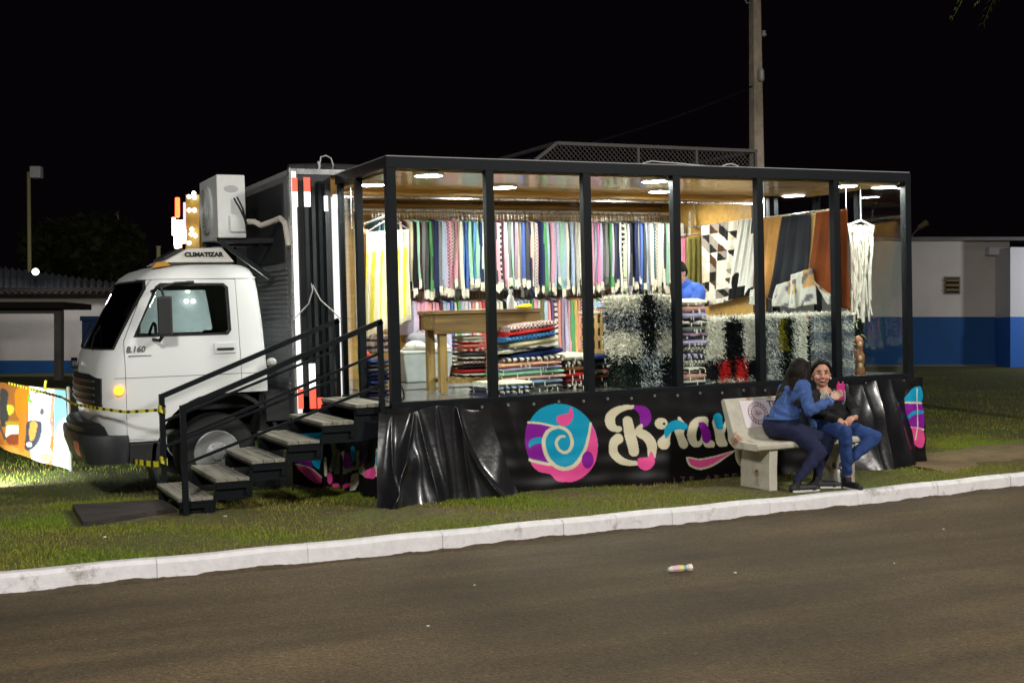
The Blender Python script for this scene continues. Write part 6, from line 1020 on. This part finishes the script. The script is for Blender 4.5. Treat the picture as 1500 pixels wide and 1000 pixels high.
SKIN = mat('skin_warm', (.56, .29, .19), .5, var=.08, scale=40); SKIN2 = mat('skin_light', (.60, .38, .28), .5, var=.08, scale=40); DEN = mat('denim_jacket', lin(62, 90, 146), .9, var=.38, scale=14, bump=.8, bscale=30); NAV = mat('navy_trousers', lin(24, 30, 62), .9, var=.2, scale=14, bump=.6, bscale=26); JEAN = mat('blue_jeans', lin(38, 66, 122), .9, var=.35, scale=9, bump=.6, bscale=26); BJK = mat('black_jacket', (.005, .005, .006), .85, var=.3, scale=10, bump=.6, bscale=24); SHOE = mat('black_shoe', (.012, .012, .014), .6); SOLE = mat('white_sole', (.65, .64, .6), .7); HAIR = mat('dark_hair', (.009, .006, .004), .65, var=.4, scale=40, stretch=(4, 4, .5), spec=.2); HAIRT = mat('light_hair_tips', (.07, .052, .026), .65, var=.4, scale=40, stretch=(4, 4, .5)); LIP = mat('lips', (.36, .09, .08), .4); EYE = mat('eye_dark', (.02, .012, .01), .2); PAT = mat('patterned_panel', (.45, .46, .42), .9, var=.7, scale=90); TEETH = mat('teeth', (.75, .72, .66), .4); SOCK = mat('sock_pink', (.55, .28, .30), .8); CHAR = mat('silver_trim', (.35, .42, .5), .5)
def head(F, c, fwd, skin, sc=1.0, smile=True, up_=(0, 0, 1), mi=0):
    R = axes(fwd, up_); L = lambda x, y, z: c+R@(np.array((x, y, z))*sc)
    F.ell(c+R@np.array((0, -.005, .025))*sc, np.array((.072, .092, .092))*sc, mi, R); F.ell(L(0, .018, -.035), np.array((.064, .068, .072))*sc, mi, R); F.ell(L(0, .050, -.085), np.array((.026, .024, .02))*sc, mi, R)
    F.cap(L(0, .083, .012), L(0, .102, -.022), .009*sc, .014*sc, mi); F.ell(L(0, .095, -.027), np.array((.017, .012, .009))*sc, mi, R)
    for s_ in (-1, 1): F.ell(L(.042*s_, .058, -.025), np.array((.022, .02, .02))*sc, mi, R); F.ell(L(.072*s_, -.005, -.005), np.array((.009, .02, .03))*sc, mi, R)
    return R, L
def face_bits(parent, L, R, sc=1.0, smile=True):
    off = BASE[parent.name]
    def e(nm, c, r_, m): me = MB().ell((0, 0, 0), (1, 1, 1), 12, 8).mesh(nm); V = np.array([v.co for v in me.vertices]); V = (V*np.array(r_)*sc)@R.T+c-np.array(off); me.vertices.foreach_set('co', V.ravel()); finish(me, smooth=True); obj(nm, me, m, parent)
    for s_ in (-1, 1): e('eye', L(.030*s_, .083, .012), (.011, .005, .0052), EYE); e('eyebrow', L(.031*s_, .086, .032), (.019, .006, .004), HAIR)
    e('mouth', L(0, .087, -.056), (.026, .009, .009), LIP)
    if smile:
        e('teeth', L(0, .0935, -.053), (.016, .0035, .003), TEETH)
        for s_ in (-1, 1): e('mouth_corner', L(.025*s_, .083, -.050), (.007, .005, .004), LIP); e('cheek', L(.040*s_, .078, -.030), (.017, .010, .014), SKIN)
def hand(F, wrist, dirv, palmn, mi, sc=1.0, curl=.6, spread=1):
    d = np.array(dirv, float); d /= np.linalg.norm(d); n = np.array(palmn, float); n -= d*(n@d); n /= np.linalg.norm(n); s = np.cross(d, n); w_ = np.array(wrist, float)
    F.cap(w_, w_+d*.03*sc, .020*sc, .022*sc, mi)
    for k in range(4): F.cap(w_+d*.02*sc, w_+d*.075*sc+s*(k-1.5)*.019*sc, .014*sc, .011*sc, mi)
    for k, L in enumerate((.068, .078, .072, .056)):
        p = w_+d*.075*sc+s*(k-1.5)*.019*sc; q = p+(d*math.cos(curl*.6)+n*math.sin(curl*.6))*L*.5*sc; r_ = q+(d*math.cos(curl*1.6)+n*math.sin(curl*1.6))*L*.5*sc; F.chain([p, q, r_], [.0095*sc, .0088*sc, .0075*sc], mi)
    p = w_+d*.025*sc-s*.026*sc; q = p-s*.022*sc+d*.028*sc+n*.012*sc; r_ = q+d*.026*sc+n*.016*sc; F.chain([p, q, r_], [.013*sc, .011*sc, .009*sc], mi)
def shoe(F, ank, toe, zg, ms, mo):
    a = np.array(ank, float); t = np.array(toe, float); d = t-a; d[2] = 0; d /= np.linalg.norm(d); h = np.array((a[0], a[1], zg+.035))-d*.045; e = h+d*.235
    F.cap(h, h+d*.03, .036, .038, ms); F.cap(h+d*.03, e-d*.04, .038, .036, ms); F.cap(e-d*.05+np.array((0, 0, -.004)), e-np.array((0, 0, .006)), .036, .028, ms); F.cap(a, h+d*.035+np.array((0, 0, .02)), .038, .038, ms)
    for k in (-1, 1): s = np.array((-d[1], d[0], 0))*k*.028; F.cap(h+s+np.array((0, 0, -.024)), e+s*.6+np.array((0, 0, -.024)), .015, .015, mo)
J = lambda px, py, Y: on(px, py, 1, Y)
# ---- woman in denim jacket: turned to her companion, taking a picture
gA = float(gz(3.5, -1)); zseat = zs+.006
root = thing('person', 'long haired woman in denim jacket and navy trousers sitting on the bench', 'person', (3.45, -.85, gA)); BA = BASE[root.name]
F = Fig(); F.wr = {1: .0065, 2: .004}; mats = [SKIN2, DEN, NAV, SHOE, SOLE, SOCK]
pel = J(1146, 632, -.84); pel[2] = zseat+.115; sp = J(1150, 606, -.85); ch = J(1160, 580, -.86); nk = J(1170, 562, -.865); hc = J(1172, 544, -.865)
F.ell(pel, (.165, .165, .125), 2); F.ell(pel+np.array((-.01, .02, .02)), (.15, .17, .12), 2); F.ell((pel+sp)/2+np.array((0, 0, .015)), (.138, .155, .10), 1); F.ell(sp, (.128, .155, .13), 1); F.ell(ch+np.array((0, 0, -.02)), (.122, .17, .12), 1); F.cap(pel+np.array((0, 0, .06)), sp, .13, .128, 1); F.cap(sp, ch, .128, .118, 1); F.cap(ch+np.array((0, -.11, .045)), ch+np.array((0, .11, .045)), .062, .062, 1); F.cap(ch+np.array((0, 0, .06)), nk+np.array((0, 0, .02)), .06, .05, 1)
F.cap(nk, hc-np.array((0, 0, .05)), .046, .045, 0)
shn = J(1176, 566, -1.0); el = J(1186, 601, -1.13); wr = J(1216, 588, -1.06); F.chain([shn, shn*.5+el*.5, el], [.068, .060, .052], 1); F.chain([el, el*.5+wr*.5, wr], [.052, .045, .036], 1)
ph = J(1231, 574, -1.02); hd_ = ph-wr; hand(F, wr+hd_*.12, (ph-wr)+np.array((0, 0, .0)), np.array((-.3, -.8, .1)), 0, 1.0, .75)
shf = J(1170, 570, -.70); el2 = J(1188, 606, -.66); wr2 = J(1196, 628, -.84); F.chain([shf, el2], [.066, .052], 1); F.chain([el2, wr2], [.05, .036], 1); hand(F, wr2, (.8, -.3, -.2), (0, 0, -1), 0, .95, .4)
hn = pel+np.array((.02, -.10, -.015)); hf = pel+np.array((.03, .08, -.015)); kn = J(1200, 662, -1.16); an = J(1168, 702, -1.13); kf = J(1212, 646, -1.02); af = J(1197, 694, -1.04)
kn[2] = max(kn[2], gA+.33); F.chain([hn, hn*.5+kn*.5+np.array((0, 0, .015)), kn], [.105, .088, .068], 2); F.chain([kn, kn*.6+an*.4, an], [.066, .058, .040], 2); F.chain([hf, hf*.5+kf*.5, kf], [.105, .088, .066], 2); F.chain([kf, kf*.6+af*.4, af], [.064, .056, .040], 2)
an2 = np.array((an[0], an[1], gA+.10)); F.cap(an, an2, .034, .032, 5); shoe(F, an2, J(1190, 718, -1.16), gA, 3, 4); af2 = np.array((af[0], af[1], gA+.10)); F.cap(af, af2, .034, .032, 5); shoe(F, af2, J(1222, 712, -1.12), gA, 3, 4)
fw_ = np.array((.88, .42, -.06)); R_, L_ = head(F, hc, fw_, 0, .98, mi=0)
b_ = obj('body', F.mesh('body', .0065, BA), mats, root); face_bits(b_, L_, R_, .98, False)
H = Fig(); H.ell(L_(0, -.020, .040), np.array((.088, .100, .088)), 0, R_); H.ell(L_(0, -.060, -.01), np.array((.085, .07, .10)), 0, R_)
for k in range(9):
    x = -.075+.0188*k; a0 = L_(x, -.05, .0); a1 = L_(x*1.15, -.095, -.10); a2 = L_(x*1.55-.01, -.150, -.20+.01*(k % 3)); a3 = L_(x*1.75-.02, -.175, -.285+.02*(k % 2)); H.chain([a0, a1, a2], [.036, .032, .026], 0); H.chain([a2, a3], [.026, .014], 1)
for s_ in (-1, 1): H.chain([L_(.070*s_, .02, .05), L_(.080*s_, -.01, -.04), L_(.085*s_, -.04, -.13)], [.03, .028, .022], 0)
hr = obj('hair', H.mesh('hair', .007, BA, 2), [HAIR, HAIRT], root)
sm = MB()
for k in range(260):
    x = random.uniform(-.082, .082); o_ = random.uniform(-.012, .006); pts_ = [L_(x*.75, -.055+o_-.02*(1-abs(x)/.08), .085-abs(x)*.5), L_(x, -.105+o_+abs(x)*.35, .01), L_(x*1.2, -.128+o_+abs(x)*.3, -.10), L_(x*1.55-.01, -.176+o_+abs(x)*.2, -.20), L_(x*1.75-.02+random.uniform(-.012, .012), -.188+o_, -.285+random.uniform(-.03, .035))]; sm.tube(smooth_poly(pts_, False, 3), .0022, 3, False)
obj('hair_strands', sm, mat('hair_strand', (.030, .020, .011), .5, var=.5, scale=30), hr, kind='stuff')
ob = obj('jacket_hem', MB().tube([tuple(pel+np.array((.146*math.cos(a)-.004, .162*math.sin(a), .080))) for a in np.linspace(0, 2*math.pi, 33)], .013, 8, False), DEN, root, smooth=True)
t = thing('mobile_phone', 'pink phone held up by the woman in the denim jacket', 'phone', ph); Rp_ = axes((.25, .95, .1)); pm = MB()
obj('cuff', MB().tube([wr+(el-wr)*.02, wr+(el-wr)*.10], [.040, .042], 14), mat('denim_seam', lin(92, 120, 172), .9, var=.2), root, smooth=True); obj('back_seam', MB().tube([sp+np.array((-.128, -.06, -.06)), ch+np.array((-.110, -.07, .02))], .004, 5), mat('denim_seam', (0, 0, 0)), root)
hw, hh, ht = .038, .074, .006; corners = [ph+Rp_@np.array((x, y, z)) for y in (-ht, ht) for (x, z) in ((-hw, -hh), (hw, -hh), (hw, hh), (-hw, hh))]; obj('case', MB().hexa(corners[:4], corners[4:]), mat('phone_pink', lin(205, 45, 130), .5, var=.1), t, bevel=.004)
sc_ = [ph+Rp_@np.array((x, y, z)) for y in (ht+.0005, ht+.002) for (x, z) in ((-hw*.9, -hh*.92), (hw*.9, -hh*.92), (hw*.9, hh*.92), (-hw*.9, hh*.92))]; obj('screen', MB().hexa(sc_[:4], sc_[4:]), mat('phone_screen', (.02, .02, .03), .1, var=0), t); 
for s_ in (-1, 1): obj('case_ear', MB().ell(ph+Rp_@np.array((.02*s_, 0, hh+.008)), (.010, .006, .014), 8, 6), mat('phone_pink', (0, 0, 0)), t)
# ---- woman in black jacket, hands in lap, legs crossed at the ankle
gB = float(gz(4.1, -1)); root = thing('person', 'smiling woman in black patterned jacket and blue jeans sitting with hands clasped on her lap', 'person', (4.0, -.8, gB)); BA = BASE[root.name]
F = Fig(); F.wr = {1: .006, 2: .0045}; mats = [SKIN, BJK, JEAN, SHOE, SOLE, PAT, CHAR]
pel = J(1214, 626, -.78); pel[2] = zseat+.11; sp = J(1214, 602, -.765); ch = J(1211, 583, -.765); nk = J(1205, 566, -.775); hc = J(1203, 547, -.80)
F.ell(pel, (.175, .15, .12), 2); F.ell((pel+sp)/2, (.175, .15, .115), 1); F.ell(sp, (.165, .14, .12), 1); F.ell(ch+np.array((0, 0, -.02)), (.165, .115, .11), 1); F.cap(ch+np.array((-.115, 0, .03)), ch+np.array((.115, 0, .03)), .06, .06, 1); F.cap(nk-np.array((0, -.0, .03)), hc-np.array((0, 0, .05)), .052, .047, 0); F.ell(nk+np.array((0, -.045, -.045)), (.06, .035, .045), 0)
F.ell(ch+np.array((-.095, -.095, .005)), (.045, .035, .075), 5); F.ell(ch+np.array((.115, -.092, .02)), (.016, .03, .08), 6)
sa = ch+np.array((-.165, 0, .02)); ea = J(1194, 606, -.92); wa = J(1223, 613, -1.07); F.chain([sa, ea], [.066, .052], 1); F.chain([ea, wa], [.052, .037], 1)
sb = ch+np.array((.165, 0, .02)); eb = J(1253, 603, -.84); wb = J(1251, 612, -1.07); F.chain([sb, eb], [.066, .053], 1); F.chain([eb, wb], [.052, .037], 1)
hand(F, wa, (.93, -.2, -.25), (0, .3, -1), 0, 1.0, .8); hand(F, wb+np.array((0, -.03, .012)), (-.93, -.1, -.22), (0, .3, -1), 0, 1.0, .8)
ha = pel+np.array((-.085, -.03, -.035)); hb = pel+np.array((.085, -.03, -.035)); ka = J(1238, 634, -1.24); aa = J(1241, 692, -1.14); kb = J(1281, 640, -1.10); ab = J(1235, 682, -1.02)
F.chain([ha, ha*.5+ka*.5, ka], [.100, .080, .066], 2); F.chain([ka, ka*.6+aa*.4, aa], [.066, .058, .042], 2); F.chain([hb, hb*.5+kb*.5, kb], [.100, .080, .066], 2); F.chain([kb, kb*.6+ab*.4, ab], [.066, .058, .042], 2)
aa2 = np.array((aa[0], aa[1], gB+.09)); F.cap(aa, aa2, .034, .032, 0); shoe(F, aa2, J(1252, 715, -1.25), gB, 3, 4)
# second foot tucked behind, resting on its side edge
ab2 = ab+np.array((-.03, .0, -.05)); F.cap(ab, ab2, .034, .032, 0); dv = np.array((-.25, -.35, -.9)); dv /= np.linalg.norm(dv); tipz = gB+.03; e = ab2+dv*max(.05, (ab2[2]-tipz)/.9*1.0); F.cap(ab2, e, .040, .034, 3); s_ = np.array((-.9, -.2, .25)); s_ /= np.linalg.norm(s_); F.cap(ab2+s_*.030, e+s_*.022, .020, .018, 4)
fw_ = np.array((-.50, -.86, -.03)); R_, L_ = head(F, hc, fw_, 0, 1.06, mi=0); b_ = obj('body', F.mesh('body', .0065, BA), mats, root); face_bits(b_, L_, R_, 1.06, True)
H = Fig(); H.ell(L_(0, -.028, .048), np.array((.083, .090, .082)), 0, R_); H.ell(L_(0, -.055, .0), np.array((.078, .06, .085)), 0, R_); H.ell(L_(0, .045, .098), np.array((.05, .028, .022)), 0, R_)
for s_ in (-1, 1): H.chain([L_(.045*s_, .05, .085), L_(.070*s_, .015, .045), L_(.076*s_, -.02, .0)], [.02, .022, .02], 0)
obj('hair', H.mesh('hair', .006, BA, 2), [HAIR], root)
for s_ in (-1, 1): obj('earring', MB().ell(L_(.078*s_, -.002, -.042), (.009, .009, .012), 8, 6), mat('pearl', (.8, .76, .66), .2), root)
# ---- shopkeeper inside, seated low behind the stacks, blue shirt
base = on(994, 400, 1, 1.35); hc = base.copy(); root = thing('person', 'person in a blue shirt bending down inside the shop behind the striped rugs', 'person', (hc[0]+.12, 1.5, .006)); BA = BASE[root.name]
F = Fig(); mats = [SKIN, mat('blue_shirt', lin(62, 98, 190), .85, var=.15, bump=.4, bscale=20), mat('dark_trousers', (.02, .02, .03), .9), SHOE, SOLE]
nk = hc+np.array((.07, .02, -.11)); ch = hc+np.array((.17, .05, -.24)); sp = hc+np.array((.22, .10, -.45)); pel = np.array((hc[0]+.22, 1.55, .50))
F.cap(nk+np.array((0, 0, -.02)), hc-np.array((-.02, 0, .05)), .055, .048, 0); F.ell(ch, (.16, .19, .15), 1); F.ell(sp, (.15, .17, .16), 1); F.ell(pel, (.16, .17, .13), 2); F.cap(ch+np.array((0, -.14, .06)), ch+np.array((0, .14, .06)), .075, .075, 1); F.cap(nk, ch+np.array((0, 0, .06)), .07, .1, 1)
for s_ in (-1, 1):
    sh = ch+np.array((0, .19*s_, .03)); e_ = ch+np.array((-.12, .22*s_, -.22)); w2 = ch+np.array((-.34, .13*s_, -.26)); F.chain([sh, e_], [.065, .05], 1); F.chain([e_, w2], [.045, .032], 0); hand(F, w2, (-.9, 0, -.2), (0, 0, -1), 0, 1, .5)
    h_ = pel+np.array((0, .09*s_, 0)); k_ = np.array((pel[0]-.40, 1.55+.12*s_, .50)); a_ = np.array((pel[0]-.38, 1.55+.12*s_, .11)); F.chain([h_, k_], [.10, .07], 2); F.chain([k_, a_], [.066, .042], 2); shoe(F, a_, a_+np.array((-.2, 0, -.1)), .006, 3, 4)
R_, L_ = head(F, hc, (-.75, -.35, -.45), 0, 1.0, mi=0); b_ = obj('body', F.mesh('body', .008, BA), mats, root); face_bits(b_, L_, R_, 1, False); H = Fig(); H.ell(L_(0, -.025, .035), np.array((.082, .092, .088)), 0, R_); H.ell(L_(0, -.05, -.0), np.array((.08, .06, .08)), 0, R_); obj('hair', H.mesh('hair', .007, BA, 2), [HAIR], root)
t = thing('low_stool', 'low dark stool under the person inside the shop', 'stool', (pel[0], 1.55, .006)); obj('seat', MB().lathe([(.15, .36), (.17, .37), (.17, .395), (.15, .40)], (pel[0], 1.55, 0), 2, 24), BLK, t)
for k in range(4): a = k*math.pi/2+.6; obj('leg', MB().tube([(pel[0]+.15*math.cos(a), 1.55+.15*math.sin(a), .006), (pel[0]+.11*math.cos(a), 1.55+.11*math.sin(a), .365)], .014), BLK, t)
